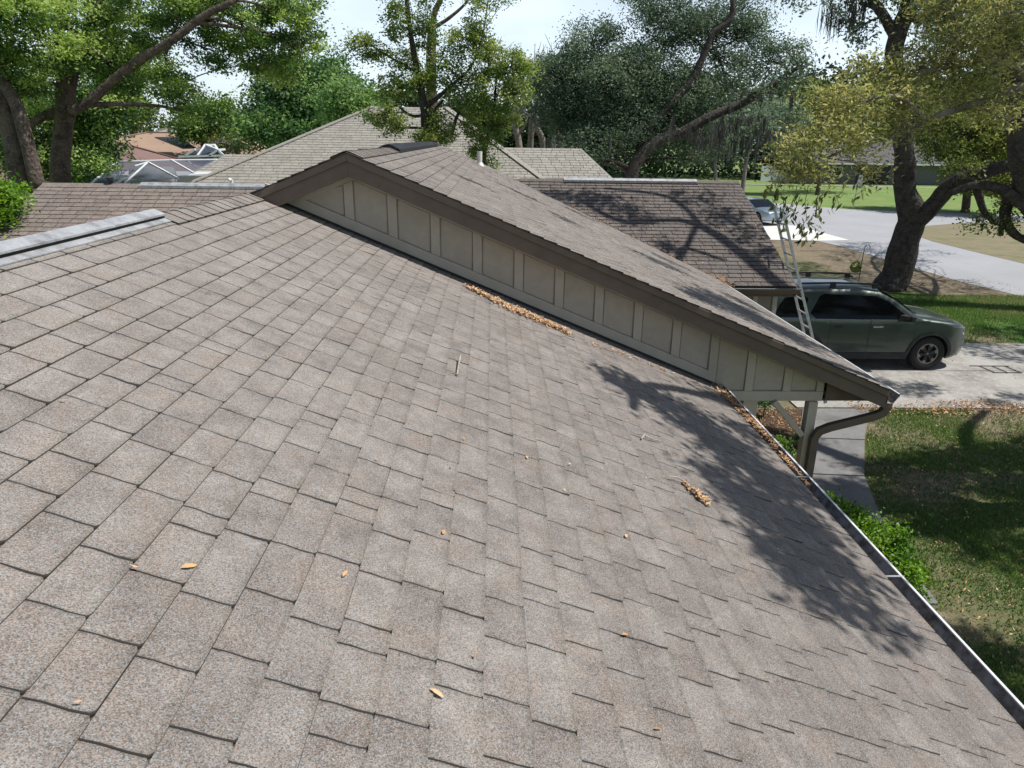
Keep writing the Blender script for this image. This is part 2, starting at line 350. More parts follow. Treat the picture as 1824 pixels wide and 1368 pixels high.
LEN = (EAX - NX) * KS
deck = MB(); slab(deck, near, -6, WY + .05, 0, LEN); 
roof = deck.build('roof', M['deck'], house)
deck = MB(); slab(deck, nearL, -6, WY + .05, 0, LEN); roofL = deck.build('roof', M['deck'], house); roofL['label'] = 'back slope of the near roof'
r = random.Random(3)
NC = 35; ex_n = LEN / NC
tabs = list(lay_tabs(near, 0, NC, lambda k, a, b: (-3.2, WY - .01), r, ex=ex_n))
def seen_area(t):
    q = [px(near.p(t[i], t[j])) for i, j in ((0, 2), (1, 2), (1, 3), (0, 3))]
    if min(a[2] for a in q) < .3: return 0
    c = np.mean([a[0] for a in q]), np.mean([a[1] for a in q])
    if not (0 < c[0] < 1824 and 0 < c[1] < 1368): return 0
    return abs(sum(q[i][0] * q[(i + 1) % 4][1] - q[(i + 1) % 4][0] * q[i][1] for i in range(4))) / 2
order = sorted(range(len(tabs)), key=lambda i: -seen_area(tabs[i])); top = set(order[:296])
rest = MB(); k_ = 0
for i, t in enumerate(tabs):
    tone = min(1, max(0, r.gauss(.76 - .62 * t[2] / LEN, .10)))   # light falloff painted into the tone: paler at the ridge, darker towards the eave
    if i in top:
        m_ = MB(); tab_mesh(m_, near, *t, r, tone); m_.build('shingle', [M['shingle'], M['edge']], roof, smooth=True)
    else: tab_mesh(rest, near, *t, r, tone)
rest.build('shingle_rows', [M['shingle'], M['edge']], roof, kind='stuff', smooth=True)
rest = MB()
for t in lay_tabs(nearL, 0, NC, lambda k, a, b: (-3.2, WY - .01), r, ex=ex_n): tab_mesh(rest, nearL, *t, r, r.gauss(.5, .2), 1)
rest.build('shingle_rows', [M['shingle_left'], M['edge']], roofL, kind='stuff')
# ridge caps of the near roof, bent over the ridge
def ridge_caps(parent, x0, z0, ya, yb, m, step=.155, w=.15, name='ridge_shingle', joined=False, ex=0):
    y = ya; acc = MB()
    while y < yb:
        mb = acc if joined else MB(); tone = r.gauss(.62, .16); L_ = min(step + .03, yb + .05 - y)
        rows = []
        for k, yy in enumerate((y, y + L_ * .5, y + L_)):
            h = .016 - .006 * k / 2 + r.uniform(-.001, .001); row = []
            for xx, fz in ((-w, 0), (-w * .5, 0), (-.03, .0), (0, .010), (.03, 0), (w * .5, 0), (w, 0)):
                row.append(mb.vert((x0 + xx, yy, z0 - abs(xx) * SL + h - (.006 if abs(xx) < .02 else 0))))
            rows.append(row)
        for a, b in zip(rows, rows[1:]):
            for j in range(6): mb.face([a[j], a[j + 1], b[j + 1], b[j]], 0, tone)
        lo = [mb.vert((v[0], v[1], v[2] - .007)) for v in [mb.v[i] for i in rows[0]]]
        for j in range(6): mb.face([lo[j], lo[j + 1], rows[0][j + 1], rows[0][j]], 1, tone)
        for side in (0, 6):
            q = [rw[side] for rw in rows]; ql = [mb.vert(np.array(mb.v[i]) - np.array([0, 0, .02])) for i in q]
            for j in range(2): mb.face([q[j], q[j + 1], ql[j + 1], ql[j]], 1, tone)
        if not joined: mb.build(name, [m, M['edge']], parent)
        y += step
    if joined: acc.build(name + '_row', [m, M['edge']], parent, kind='stuff')
ridge_caps(roof, NX, NZ + .004, 4.98, 7.12, M['shingle'])
# off-ridge metal vent
rv = MB()
for s_ in (-1, 1):
    hw = .072
    rv.prism([(NX, -2, NZ + .050), (NX + s_ * hw, -2, NZ + .049 - hw * SL), (NX + s_ * hw, -2, NZ + .046 - hw * SL), (NX, -2, NZ + .046)], (0, 6.98, 0))
    rv.prism([(NX + s_ * hw, -2, NZ + .049 - hw * SL), (NX + s_ * (hw + .003), -2, NZ + .049 - hw * SL), (NX + s_ * (hw + .003), -2, NZ + .038 - hw * SL), (NX + s_ * hw, -2, NZ + .038 - hw * SL)], (0, 6.98, 0))
    rv.prism([(NX + s_ * .06, -2, NZ + .016 - .06 * SL), (NX + s_ * .105, -2, NZ + .016 - .105 * SL), (NX + s_ * .105, -2, NZ + .010 - .105 * SL), (NX + s_ * .06, -2, NZ + .010 - .06 * SL)], (0, 7.0, 0))
ventn = rv.build('ridge_vent', M['metal'], house); ventn['label'] = 'streaked grey metal ridge vent on the near ridge'
b_ = MB(); 
for s_ in (-1, 1):
    x_ = NX + s_ * .055; b_.prism([(x_, -2, NZ - .04), (x_ + .006, -2, NZ - .04), (x_ + .006, -2, NZ + .022), (x_, -2, NZ + .022)], (0, 6.96, 0))
b_.build('baffle', M['black'], ventn)
e_ = MB(); e_.prism([(NX - .07, 4.97, NZ + .01 - .04), (NX + .07, 4.97, NZ + .01 - .04), (NX + .07, 4.97, NZ + .05 - .04), (NX, 4.97, NZ + .046), (NX - .07, 4.97, NZ + .05 - .04)], (0, .008, 0)); e_.build('end_cap', M['metal'], ventn)

# far section roof (over the porch) and its gable
farR = Plane((FX, 0, FZ), (0, 1, 0), dn); farL = Plane((FX, 0, FZ), (0, 1, 0), dl)
BY = 6.92; FY1 = 17.6; FLEN = (FEX - FX) * KS
GY0, GYR, GX1, GZR = 12.9, 16.85, 5.62, 4.0      # garage wing: eave y, ridge y, rake x, ridge z
dk = MB(); slab(dk, farR, BY + .0, FY1, 0, FLEN)
proof = dk.build('porch_roof', M['deck'], house)
dk = MB(); slab(dk, farL, BY, FY1, 0, 5.6 * KS); proofL = dk.build('porch_roof', M['deck'], house); proofL['label'] = 'back slope of the porch roof'
acc = MB(); nfc = int(round(FLEN / EX))
def fr(k, a, b):
    x = FX + (a + .07) / KS
    z = FZ - SL * (x - FX)
    if z < GZR:                                  # stop a little inside the valley with the garage wing
        yv = GYR - (GZR - z) / SL; return (BY - .03 + r.uniform(-.012, .006), yv + .18)
    return (BY - .03 + r.uniform(-.012, .006), FY1)
for t in lay_tabs(farR, 0, nfc, fr, r, ex=FLEN / nfc): tab_mesh(acc, farR, *t, r, r.gauss(.55, .18), 1, hb=.011)
acc.build('shingle_rows', [shingle_mat('shingle_granules_porch', (.125, .110, .098), (.215, .195, .175), (.20, .16, .13), (.12, .105, .095), 160, .45), M['edge']], proof, kind='stuff')
acc = MB()
for t in lay_tabs(farL, 0, 38, lambda k, a, b: (BY - .03, FY1), r): tab_mesh(acc, farL, *t, r, r.gauss(.5, .18), 1, hb=.011)
acc.build('shingle_rows', [M['shingle_left'], M['edge']], proofL, kind='stuff')
ridge_caps(proof, FX, FZ + .004, BY - .02, 9.6, M['shingle'], joined=False, step=.145)
ridge_caps(proof, FX, FZ + .004, 16.0, FY1, M['shingle'], joined=True)
v2 = MB()
for s_ in (-1, 1):
    pr = [(0, .050), (s_ * .06, .035), (s_ * .15, -.012), (s_ * .16, -.055), (s_ * .15, -.055), (s_ * .14, -.022), (0, .035)]
    v2.prism([(FX + a, 9.62, FZ + b) for a, b in pr], (0, 6.5, 0))
v2.prism([(FX - .13, 9.64, FZ - .04), (FX + .13, 9.64, FZ - .04), (FX + .12, 9.64, FZ), (FX, 9.64, FZ + .034), (FX - .12, 9.64, FZ - .02)], (0, .01, 0))
o = v2.build('ridge_vent', M['black'], house); o['label'] = 'black plastic ridge vent on the porch ridge'
# vent pipe
vp = MB(); vp.tube([(-.30, 16.4, 4.2), (-.30, 16.4, 4.60)], .055, 14); vp.tube([(-.30, 16.4, 4.60), (-.30, 16.4, 4.601)], .045, 14, 0)
o = vp.build('vent_pipe', M['pvc'], house, smooth=False); f_ = MB(); f_.tube([(-.30, 16.4, 4.28), (-.30, 16.4, 4.37)], [.12, .065], 14); f_.build('flashing', M['metal'], o)

# gable wall in the plane y = 7.2
def topz(x, off=.0): return FZ - SL * abs(x - FX) - off
gable = MB(); xl = -2.05
gable.prism([(xl, WY, 4.3), (FX, WY, topz(FX, .02)), (3.58, WY, topz(3.58, .02)), (3.58, WY, 2.30), (2.36, WY, 2.30), (2.36, WY, 2.40)][:0] or
            [(-2.3, WY, topz(-2.3, .03)), (-2.3, WY, 4.2), (EAX + .02, WY, near_z(EAX) - .02), (EAX + .02, WY, 2.24), (3.56, WY, 2.24), (3.56, WY, topz(3.56, .03)), (FX, WY, topz(FX, .03))], (0, .08, 0))
gw = gable.build('gable_wall', M['beige_panel'], house)
BO = .235       # barge depth seen
def strip(pts_top, pts_bot, y, th, name, m, parent, bevel=.003, **kw):
    b = MB(); b.prism([(x, y, z) for x, z in pts_top] + [(x, y, z) for x, z in pts_bot[::-1]], (0, -th, 0)); o = b.build(name, m, parent, bevel=bevel)
    if kw.get('label'): o['label'] = kw['label']
    return o
T1, T2 = .15, .258
strip([(FX, topz(FX, T1)), (3.58, topz(3.58, T1))], [(FX, topz(FX, T2)), (3.58, topz(3.58, T2))], WY - .001, .03, 'top_trim', M['beige'], gw)
strip([(-2.3, topz(-2.3, T1)), (FX, topz(FX, T1))], [(-2.3, topz(-2.3, T2)), (FX, topz(FX, T2))], WY - .001, .03, 'top_trim', M['beige'], gw)
BT0, BT1 = .02, .125
strip([(-2.2, near_z(-2.2) + BT1), (2.34, near_z(2.34) + BT1)], [(-2.2, near_z(-2.2) + BT0), (2.34, near_z(2.34) + BT0)], WY - .001, .033, 'bottom_trim', M['beige'], gw)
strip([(2.34, 2.345), (3.58, 2.345)], [(2.34, 2.235), (3.58, 2.235)], WY - .001, .03, 'bottom_trim', M['beige'], gw)
bx = [-1.405 + .4165 * k for k in range(12)] + [3.54]
for k, x in enumerate(bx):
    w = .045 if k < 12 else .04
    def zb(x): return near_z(x) + BT1 + .002 if x < 2.34 else 2.347
    a, b = x - w, x + w
    ta, tb = topz(a, T2 + .002), topz(b, T2 + .002)
    zb_ = lambda q: (near_z(q) + BT1 + .002) if x < 2.32 else 2.347
    strip([(a, ta), (b, tb)], [(a, zb_(a)), (b, zb_(b))], WY - .001, .028, 'batten', M['beige'], gw)
ed = [(-1.86, -1.45)] + [(bx[k] + .045, bx[k + 1] - (.045 if k < 11 else .04)) for k in range(12)]
for a, b in ed:
    g_ = .010; a += g_; b -= g_
    lo = (lambda q: near_z(q) + BT1 + .008) if b < 2.4 else (lambda q: 2.355)
    if a < -1.8:
        pts = [(a + .0, lo(a) + .010), (b, lo(b)), (b, topz(b, T2 + .012))]; m_ = MB(); m_.prism([(x, WY - .002, z) for x, z in pts], (0, -.008, 0))
    else:
        m_ = MB(); m_.prism([(x, WY - .002, z) for x, z in [(a, lo(a)), (b, lo(b)), (b, topz(b, T2 + .012)), (a, topz(a, T2 + .012))]], (0, -.008, 0))
    m_.build('panel', M['beige_panel'], gw)
fl = MB(); fl.prism([(-2.1, WY - .033, near_z(-2.1) + BT0), (2.4, WY - .033, near_z(2.4) + BT0), (2.4, WY - .09, near_z(2.4) + .016), (-2.1, WY - .09, near_z(-2.1) + .016)], (0, .003, .004)); 
fl.build('step_flashing', M['edge'], gw)
# barge boards: a deep lower board and a shallow drip board proud of it
for (xa, xb) in ((FX, FEX), (-2.5, FX)):
    strip([(xa, topz(xa, .075)), (xb, topz(xb, .075))], [(xa, topz(xa, .215)), (xb, topz(xb, .215))], BY + .04, .03, 'barge_board', M['brown'], gw)
    strip([(xa, topz(xa, .008)), (xb, topz(xb, .008))], [(xa, topz(xa, .076)), (xb, topz(xb, .076))], BY + .04, .058, 'drip_board', M['brown'], gw)
sf = MB()
for (xa, xb) in ((FX, FEX), (-2.5, FX)): sf.prism([(xa, BY + .04, topz(xa, .07)), (xb, BY + .04, topz(xb, .07)), (xb, WY, topz(xb, .07)), (xa, WY, topz(xa, .07))], (0, 0, -.02))
sf.build('soffit', M['soffit'], gw)
# boxed eave end right of the wall
be = MB(); be.prism([(3.62, WY - .01, topz(3.62, .24)), (4.12, WY - .01, topz(4.12, .24)), (4.12, WY - .01, 2.24), (3.62, WY - .01, 2.24)], (0, .02, 0)); be.build('eave_return', M['brown'], house)
so_ = MB(); so_.box(3.6, 4.12, WY + .02, GY0 - .1, 2.22, 2.25); so_.build('soffit', M['soffit'], house)
fb = MB(); fb.box(4.12, 4.15, WY - .2, GY0 + .1, 2.25, 2.42); fb.build('fascia', M['brown'], house)
# gutters
def gutter(name, x, y0, y1, z, w=.125, d=.11, parent=house, axis='y', n=10, flip=1):
    g_ = MB(); prof = [(0, 0), (0, -d), (w * .55, -d), (w * .8, -d * .55), (w, -d * .25), (w, 0), (w - .014, 0), (w - .014, -.008), (w - .004, -.012), (w - .006, -d * .25 + .002), (w * .78, -d * .52), (w * .52, -d + .004), (.004, -d + .004), (.004, 0)]
    def T(a, b, y): return (x + a * flip, y, z + b) if axis == 'y' else (y, x - a, z + b)
    n_ = len(prof); A = [g_.vert(T(a, b, y0)) for a, b in prof]; B = [g_.vert(T(a, b, y1)) for a, b in prof]
    for i in range(n_):
        j = (i + 1) % n_; mi = 0 if i in (1, 2, 3, 4, 0) else (1 if i in (5, 6, 7) else 2)
        g_.face([A[i], A[j], B[j], B[i]], mi)
    g_.face(A[::-1]); g_.face(B)
    return g_.build(name, [M['brown'], M['white_metal'], M['gutter']], parent)
gt = gutter('gutter', EAX - .015, -6, WY - .03, 2.43); gt['label'] = 'brown gutter with a shiny lip along the near eave'
for y in (1.0, 2.42, 3.62, 4.95, 6.5):
    m_ = MB(); m_.box(EAX - .0, EAX + .105, y - .008, y + .008, 2.428, 2.431); m_.build('strap', M['metal'], gt)
gt2 = gutter('gutter', FEX + .0, BY - .0, GY0 + .05, 2.41); gt2['label'] = 'brown gutter with a shiny lip along the porch eave'
for y in (7.9, 9.3, 10.7, 12.1):
    m_ = MB(); m_.box(FEX + .01, FEX + .12, y - .008, y + .008, 2.409, 2.412); m_.build('strap', M['metal'], gt2)
# downspout
def rect_tube(name, pts, w, h, m, parent):
    b = MB(); rings = []; pts = [np.array(p, float) for p in pts]
    for i, p in enumerate(pts):
        d = pts[min(i + 1, len(pts) - 1)] - pts[max(i - 1, 0)]; d /= np.linalg.norm(d); sd = np.array([0, 1, 0.]); u = np.cross(sd, d); u /= np.linalg.norm(u)
        rings.append([b.vert(p + sd * w / 2 * i_ + u * h / 2 * j_) for i_, j_ in ((-1, -1), (1, -1), (1, 1), (-1, 1))])
    for a, c in zip(rings, rings[1:]):
        for k in range(4): b.face([a[k], a[(k + 1) % 4], c[(k + 1) % 4], c[k]])
    b.face(rings[0][::-1]); b.face(rings[-1]); return b.build(name, m, parent, bevel=.006)
rect_tube('downspout', [(4.205, 7.0, 2.31), (4.205, 7.0, 2.24), (4.18, 7.01, 2.17), (4.10, 7.02, 2.12), (3.66, 7.07, 1.97), (3.56, 7.08, 1.92), (3.52, 7.09, 1.84), (3.52, 7.09, .14), (3.58, 7.05, .06), (3.75, 7.0, .04)], .072, .085, M['brown'], house)
ps = MB(); ps.box(3.43, 3.53, 7.14, 7.25, 0, 2.235); ps.build('post', M['beige'], house, bevel=.004)
ps = MB(); ps.box(2.74, 2.90, 7.22, 7.36, 0, 2.235); ps.build('post', M['beige'], house, bevel=.004)
bc = MB(); bc.bar((3.05, 7.18, 2.235), (3.41, 7.18, 1.84), .06, .10, up=(0, 1, 0)); bc.build('brace', M['beige'], house, bevel=.003)
wp = MB(); wp.tube([(3.66, 7.35, 2.30), (3.69, 7.30, 2.16)], .02, 8); wp.build('drain_pipe', M['white_metal'], house)

# garage wing
gar = Plane((0, GYR, GZR), (1, 0, 0), df); garB = Plane((0, GYR, GZR), (1, 0, 0), (0, 1, -SL))
GL = (GYR - GY0) * KS
dk = MB(); slab(dk, gar, .3, GX1, 0, GL); groof = dk.build('garage_roof', M['deck'], house)
dk = MB(); slab(dk, garB, .3, GX1, 0, GL); dk.build('garage_roof', M['shingle_far'], house)['label'] = 'back slope of the garage roof'
acc = MB(); ng = int(round(GL / EX))
def gr_(k, a, b):
    y = GYR - (a + .07) / KS; z = GZR - SL * (GYR - y)
    x = FX + (FZ - z) / SL; return (x - .25, GX1 + r.uniform(-.008, .012))
for t in lay_tabs(gar, 0, ng, gr_, r, ex=GL / ng): tab_mesh(acc, gar, *t, r, r.gauss(.45, .22), 1, g=.005, hb=.016)
acc.build('shingle_rows', [M['shingle_far'], M['edge']], groof, kind='stuff')
v3 = MB(); v3.prism([(1.6, GYR - .11, GZR - .018), (1.6, GYR - .11, GZR + .006), (1.6, GYR, GZR + .048), (1.6, GYR + .11, GZR + .006), (1.6, GYR + .11, GZR - .018)], (3.05, 0, 0))
o = v3.build('ridge_vent', M['metal'], house, bevel=.004); o['label'] = 'thin metal ridge vent on the garage ridge'
b = MB(); b.box(1.6, 4.65, GYR - .18, GYR - .13, GZR - .075, GZR - .045); b.build('baffle', M['black'], o)
b = MB(); b.prism([(0.6, GYR - .12, GZR - .03), (0.6, GYR, GZR + .022), (0.6, GYR + .12, GZR - .03), (0.6, GYR, GZR + .0)], (GX1 - .6, 0, 0)); b.build('ridge_cap', M['shingle_far'], house)
gf = MB(); gf.box(4.3, GX1, GY0 + .03, GY0 + .06, GZR - SL * (GYR - GY0) - .19, GZR - SL * (GYR - GY0) - .01); gf.build('fascia', M['brown'], house)
GEZ = GZR - SL * (GYR - GY0)
gt3 = gutter('gutter', GY0 + .025, 4.42, GX1 + .04, GEZ - .02, axis='x'); gt3['label'] = 'brown gutter on the garage eave'
b = MB(); b.box(4.30, 4.42, GY0 - .13, GY0 + .06, GEZ - .02, GEZ + .10); b.build('gutter_end', M['brown'], house, bevel=.02)
for s_, nm in ((-1, 0), (1, 1)):
    b = MB(); b.prism([(GX1 - .02, GYR, GZR - .015), (GX1 - .02, GYR + s_ * (GYR - GY0), GEZ - .015), (GX1 - .02, GYR + s_ * (GYR - GY0), GEZ - .18), (GX1 - .02, GYR, GZR - .18)], (.03, 0, 0)); b.build('rake_board', M['brown'], house)
b = MB(); b.prism([(5.3, GY0 + .35, 0), (5.3, 2 * GYR - GY0 - .35, 0), (5.3, 2 * GYR - GY0 - .35, GEZ - .05), (5.3, GYR, GZR - .15), (5.3, GY0 + .35, GEZ - .05)], (.12, 0, 0)); b.build('garage_wall', M['wall'], house)['label'] = 'gable end wall of the garage'
b = MB(); b.box(3.4, 5.3, GY0 + .35, GY0 + .45, 0, GEZ - .05); gwl = b.build('garage_wall', M['wall'], house)
for x in (4.55, 4.95, 5.33):
    b = MB(); b.box(x, x + .09, GY0 + .32, GY0 + .35, 0, GEZ - .06); b.build('batten', M['beige'], gwl)
b = MB(); b.box(5.415, 5.44, GYR - 2.4, GYR + 2.4, 0, 2.1); b.build('garage_door', M['white_metal'], house)
# walls below the roofs
b = MB(); b.box(-6.4, 1.9, -5.6, WY - .1, 0, 2.35); b.build('wall', M['wall'], house)
b = MB(); b.box(-6.2, 2.55, WY + .3, FY1 - .3, 0, 2.30); b.build('wall', M['wall'], house)
# left wing behind the near ridge
LYR, LZR, LX0 = 13.5, 4.0, -8.1
lw = Plane((0, LYR, LZR), (1, 0, 0), df); LL = 4.0 * KS
dk = MB(); slab(dk, lw, LX0, -3.0, 0, LL); lroof = dk.build('left_wing_roof', M['deck'], house)
lroof.name = 'wing_roof'
acc = MB()
for t in lay_tabs(lw, 0, int(round(LL / EX)), lambda k, a, b: (LX0 - .01, -2.9), r): tab_mesh(acc, lw, *t, r, r.gauss(.5, .22), 1, g=.005, hb=.011)
acc.build('shingle_rows', [M['shingle_left'], M['edge']], lroof, kind='stuff')
dk = MB(); slab(dk, Plane((0, LYR, LZR), (1, 0, 0), (0, 1, -SL)), LX0, -3.0, 0, LL); dk.build('wing_roof', M['shingle_left'], house)['label'] = 'back slope of the wing roof'
b = MB(); b.prism([(-6.35, LYR - .13, LZR - .04), (-6.35, LYR - .13, LZR), (-6.35, LYR, LZR + .05), (-6.35, LYR + .13, LZR)], (3.3, 0, 0)); b.build('ridge_vent', M['metal'], house)['label'] = 'grey metal ridge vent on the wing ridge'
b = MB(); b.prism([(LX0, LYR - .12, LZR - .04), (LX0, LYR, LZR + .02), (LX0, LYR + .12, LZR - .04), (LX0, LYR, LZR)], (1.75, 0, 0)); b.build('ridge_cap', M['shingle_left'], house)
b = MB(); b.prism([(LX0, LYR, LZR - .012), (LX0, LYR - 4, LZR - .012 - 4 * SL), (LX0, LYR - 4, LZR - .17 - 4 * SL), (LX0, LYR, LZR - .17)], (-.03, 0, 0)); b.build('rake_board', M['beige'], house)
b = MB(); b.box(LX0 + .3, -3, 9.8, 17, 0, 2.3); b.build('wall', M['wall'], house)
b = MB(); b.tube([(-6.9, LYR, LZR), (-6.9, LYR, LZR + .10)], .04, 10); b.tube([(-6.9, LYR, LZR + .07), (-6.9, LYR, LZR + .12)], .065, 10); b.build('roof_cap', M['black'], house)

# ------------------------------------------------------------------ leaves, litter, twigs on the roof
def oval_leaf(mb, c, L_, w, ang, P, tone, cup=.003, h=.014):
    ca, sa = math.cos(ang), math.sin(ang); k = []
    for a, b in ((-.5, 0), (-.22, .42), (.2, .40), (.5, 0), (.2, -.40), (-.22, -.42)):
        x = a * L_; y = b * w; k.append(mb.vert(P.p(c[0] + x * ca - y * sa, c[1] + x * sa + y * ca, h + (cup if b else 0) + r.uniform(0, cup))))
    mb.face(k, 0, tone)
def nuv(u, v):
    "roof coordinates of the near slope at a photographed spot"
    n = np.array([SL, 0, 1]); rr = ROT @ np.array([u - 912., v - 684., 1269.]); p = CAM + rr * ((3.412 - 4.9) / (n @ rr))
    return p[1], (p[0] - NX) * KS
singles = [((335, 1015), .062, .024, .8, .72, 'large orange leaf lying alone near the lower left of the roof'),
           ((612, 1027), .05, .016, .2, .7, 'small pale orange leaf lying flat in mid roof below the twig'),
           ((775, 1240), .06, .022, 1.9, .85, 'yellow oval leaf lying upright nearest the bottom of the roof'),
           ((788, 952), .045, .02, .1, .6, 'small tan leaf lying level, just above the centre of the slope'),
           ((1113, 958), .045, .022, .3, .8, 'pale yellow leaf on the open slope left of the tree shadow'),
           ((937, 818), .045, .02, .1, .75, 'orange leaf between the upright twig and the leaf clump'),
           ((810, 878), .035, .015, 2.0, .2, 'dark curled brown leaf on the middle of the slope'),
           ((1110, 1135), .042, .016, 1.1, .55, 'brown leaf leaning on a tab edge in the lower right slope'),
           ((1168, 1303), .045, .012, 1.2, .4, 'thin brown leaf stuck in a slot at the very bottom of the roof')]
for (uv, L_, w, a, tn, lab) in singles:
    m_ = MB(); c = nuv(*uv); oval_leaf(m_, c, L_ * .78, w * .8, a, near, tn, .003, .011)
    tag(m_.build('fallen_leaf', M['litter']), lab, 'leaf', 'single leaves fallen on the near roof')
def litter(name, spots, n, label, P=near, seed=1, Ls=(.022, .05), hmax=.022, kind='stuff', coords=None):
    rr = random.Random(seed); m_ = MB()
    for i in range(n):
        t = rr.random() * (len(spots) - 1); k = int(t); f = t - k
        (a, b, w0), (c, d, w1) = spots[k], spots[min(k + 1, len(spots) - 1)]
        w = w0 + (w1 - w0) * f; gx = a + (c - a) * f + rr.gauss(0, w * .45); gy = b + (d - b) * f + rr.gauss(0, w * .45)
        ca = rr.uniform(0, 2 * PI); L_ = rr.uniform(*Ls); wd = L_ * rr.uniform(.3, .5)
        h = .012 + rr.random() * hmax; tilt = rr.uniform(-.5, .5)
        q = []
        for aa, bb in ((-.5, 0), (-.1, .5), (.5, 0), (-.1, -.5)):
            x = aa * L_; y = bb * wd; q.append(P.p(gx + x * math.cos(ca) - y * math.sin(ca), gy + x * math.sin(ca) + y * math.cos(ca), h + x * tilt + rr.uniform(0, .006)))
        m_.poly(q, 0, min(1, max(0, rr.gauss(.62, .25))))
    o = m_.build(name, M['litter'])
    return tag(o, label, 'leaf litter', kind=kind)
A_ = [nuv(832, 513), nuv(900, 548), nuv(960, 572), nuv(1008, 594)]
litter('leaf_litter', [(*A_[0], .06), (*A_[1], .14), (*A_[2], .15), (*A_[3], .10)], 1050, 'long drift of dry orange leaves at the foot of the gable wall', seed=4)
B_ = [nuv(1278, 694), nuv(1330, 745), nuv(1385, 800)]
litter('leaf_litter', [(*B_[0], .11), (*B_[1], .10), (*B_[2], .06)], 850, 'thick heap of dry leaves spilling over the eave by the gutter end', seed=5)
C_ = [nuv(1215, 862), nuv(1235, 882), nuv(1256, 902)]
litter('leaf_litter', [(*C_[0], .035), (*C_[1], .045), (*C_[2], .03)], 90, 'small clump of brown leaves caught on the shingles in the tree shadow', seed=6, hmax=.03)
D_ = [nuv(1040, 610), nuv(1130, 640), nuv(1200, 668)]
litter('leaf_litter', [(*D_[0], .06), (*D_[1], .05), (*D_[2], .05)], 70, 'sparse trail of leaves along the lower foot of the gable wall', seed=7, hmax=.01)
litter('leaf_litter', [(-1, 1, 1.6), (3, 2.4, 1.8), (6, 4, 1.4)], 34, 'stray leaves and bits scattered thinly over the shingles', seed=8, hmax=.003, Ls=(.018, .032))
GP = Plane((EAX + .05, 0, 2.40), (0, 1, 0), (1, 0, 0.0001))
litter('leaf_litter', [(4.8, 0, .012), (5.7, 0, .035), (7.1, 0, .06)], 230, 'dry leaves packed inside the gutter below the gable', P=GP, seed=9, hmax=.02)
litter('leaf_litter', [(1, 0, .04), (4, 0, .05)], 60, 'few brown leaves lying in the near gutter', P=Plane((EAX + .05, 0, 2.345), (0, 1, 0), (1, 0, 0.0001)), seed=19, hmax=.01)
# leaves in the valley and on the porch roof / garage
def along3(name, pts, n, w, label, seed, z=.02, Ls=(.03, .06)):
    rr = random.Random(seed); m_ = MB()
    for i in range(n):
        t = rr.random() * (len(pts) - 1); k = int(t); f = t - k; p = np.array(pts[k]) * (1 - f) + np.array(pts[k + 1]) * f
        p = p + np.array([rr.gauss(0, w), rr.gauss(0, w), rr.uniform(0, z)]); L_ = rr.uniform(*Ls); a = rr.uniform(0, 6.28)
        d = np.array([math.cos(a), math.sin(a), rr.uniform(-.3, .3)]) * L_ / 2; e = np.array([-math.sin(a), math.cos(a), 0]) * L_ * .22
        m_.poly([p - d, p + e, p + d, p - e], 0, min(1, max(0, rr.gauss(.55, .25))))
    return tag(m_.build(name, M['litter']), label, 'leaf litter', kind='stuff')
def valley(y): z = GZR - SL * (GYR - y); return (FX + (FZ - z) / SL, y, z + .03)
along3('leaf_litter', [valley(15.6), valley(14.6), valley(13.0)], 260, .05, 'leaves gathered in the valley between porch and garage roofs', 12)
along3('leaf_litter', [valley(13.1), (4.2, 12.92, 2.42), (4.24, 12.6, 2.40)], 200, .06, 'heap of leaves where the porch gutter meets the garage', 13, .06)
for i in range(26):
    pass
def on_plane_litter(P, ur, dr, n, label, seed, Ls=(.03, .05)):
    rr = random.Random(seed); m_ = MB()
    for i in range(n): oval_leaf(m_, (rr.uniform(*ur), rr.uniform(*dr)), rr.uniform(*Ls), .02, rr.uniform(0, 6), P, rr.uniform(.4, .9), .004, .02)
    return tag(m_.build('leaf_litter', M['litter']), label, 'leaf litter', kind='stuff')
on_plane_litter(gar, (2.5, 5.5), (.4, 4.1), 26, 'stray leaves dotted over the garage slope', 14)
on_plane_litter(farR, (7.2, 12.5), (2, 5.8), 34, 'stray leaves dotted over the porch slope', 15)
on_plane_litter(lw, (-7.8, -3.5), (.3, 3), 16, 'stray leaves dotted over the wing roof behind the ridge', 16)
def twig(pts, rad, label):
    m_ = MB(); q = [near.p(*nuv(u, v), h) for u, v, h in pts]; m_.tube(q, rad, 5); return m_
t_ = twig([(800, 668, .018), (812, 672, .02), (815, 650, .03), (815, 645, .05)], [.003, .007, .008, .006], '')
t_.tube([near.p(*nuv(815, 660), .02), near.p(*nuv(828, 672), .015)], [.003, .001], 4); tag(t_.build('twig', M['twig']), 'pale bleached twig standing up from the middle of the roof', 'twig', 'twigs on the near roof')
t_ = twig([(1130, 777, .02), (1142, 781, .03), (1160, 787, .02), (1176, 790, .02)], [.003, .007, .006, .003], '')
t_.tube([near.p(*nuv(1145, 780), .03), near.p(*nuv(1140, 786), .02)], [.008, .006], 5); tag(t_.build('twig', M['twig']), 'pale forked twig lying just left of the tree shadow', 'twig', 'twigs on the near roof')
t_ = twig([(1178, 853, .02), (1200, 857, .03), (1216, 862, .02), (1235, 880, .02)], [.002, .005, .005, .002], '')
tag(t_.build('twig', M['twig']), 'thin twig sticking out of the small leaf clump', 'twig', 'twigs on the near roof')

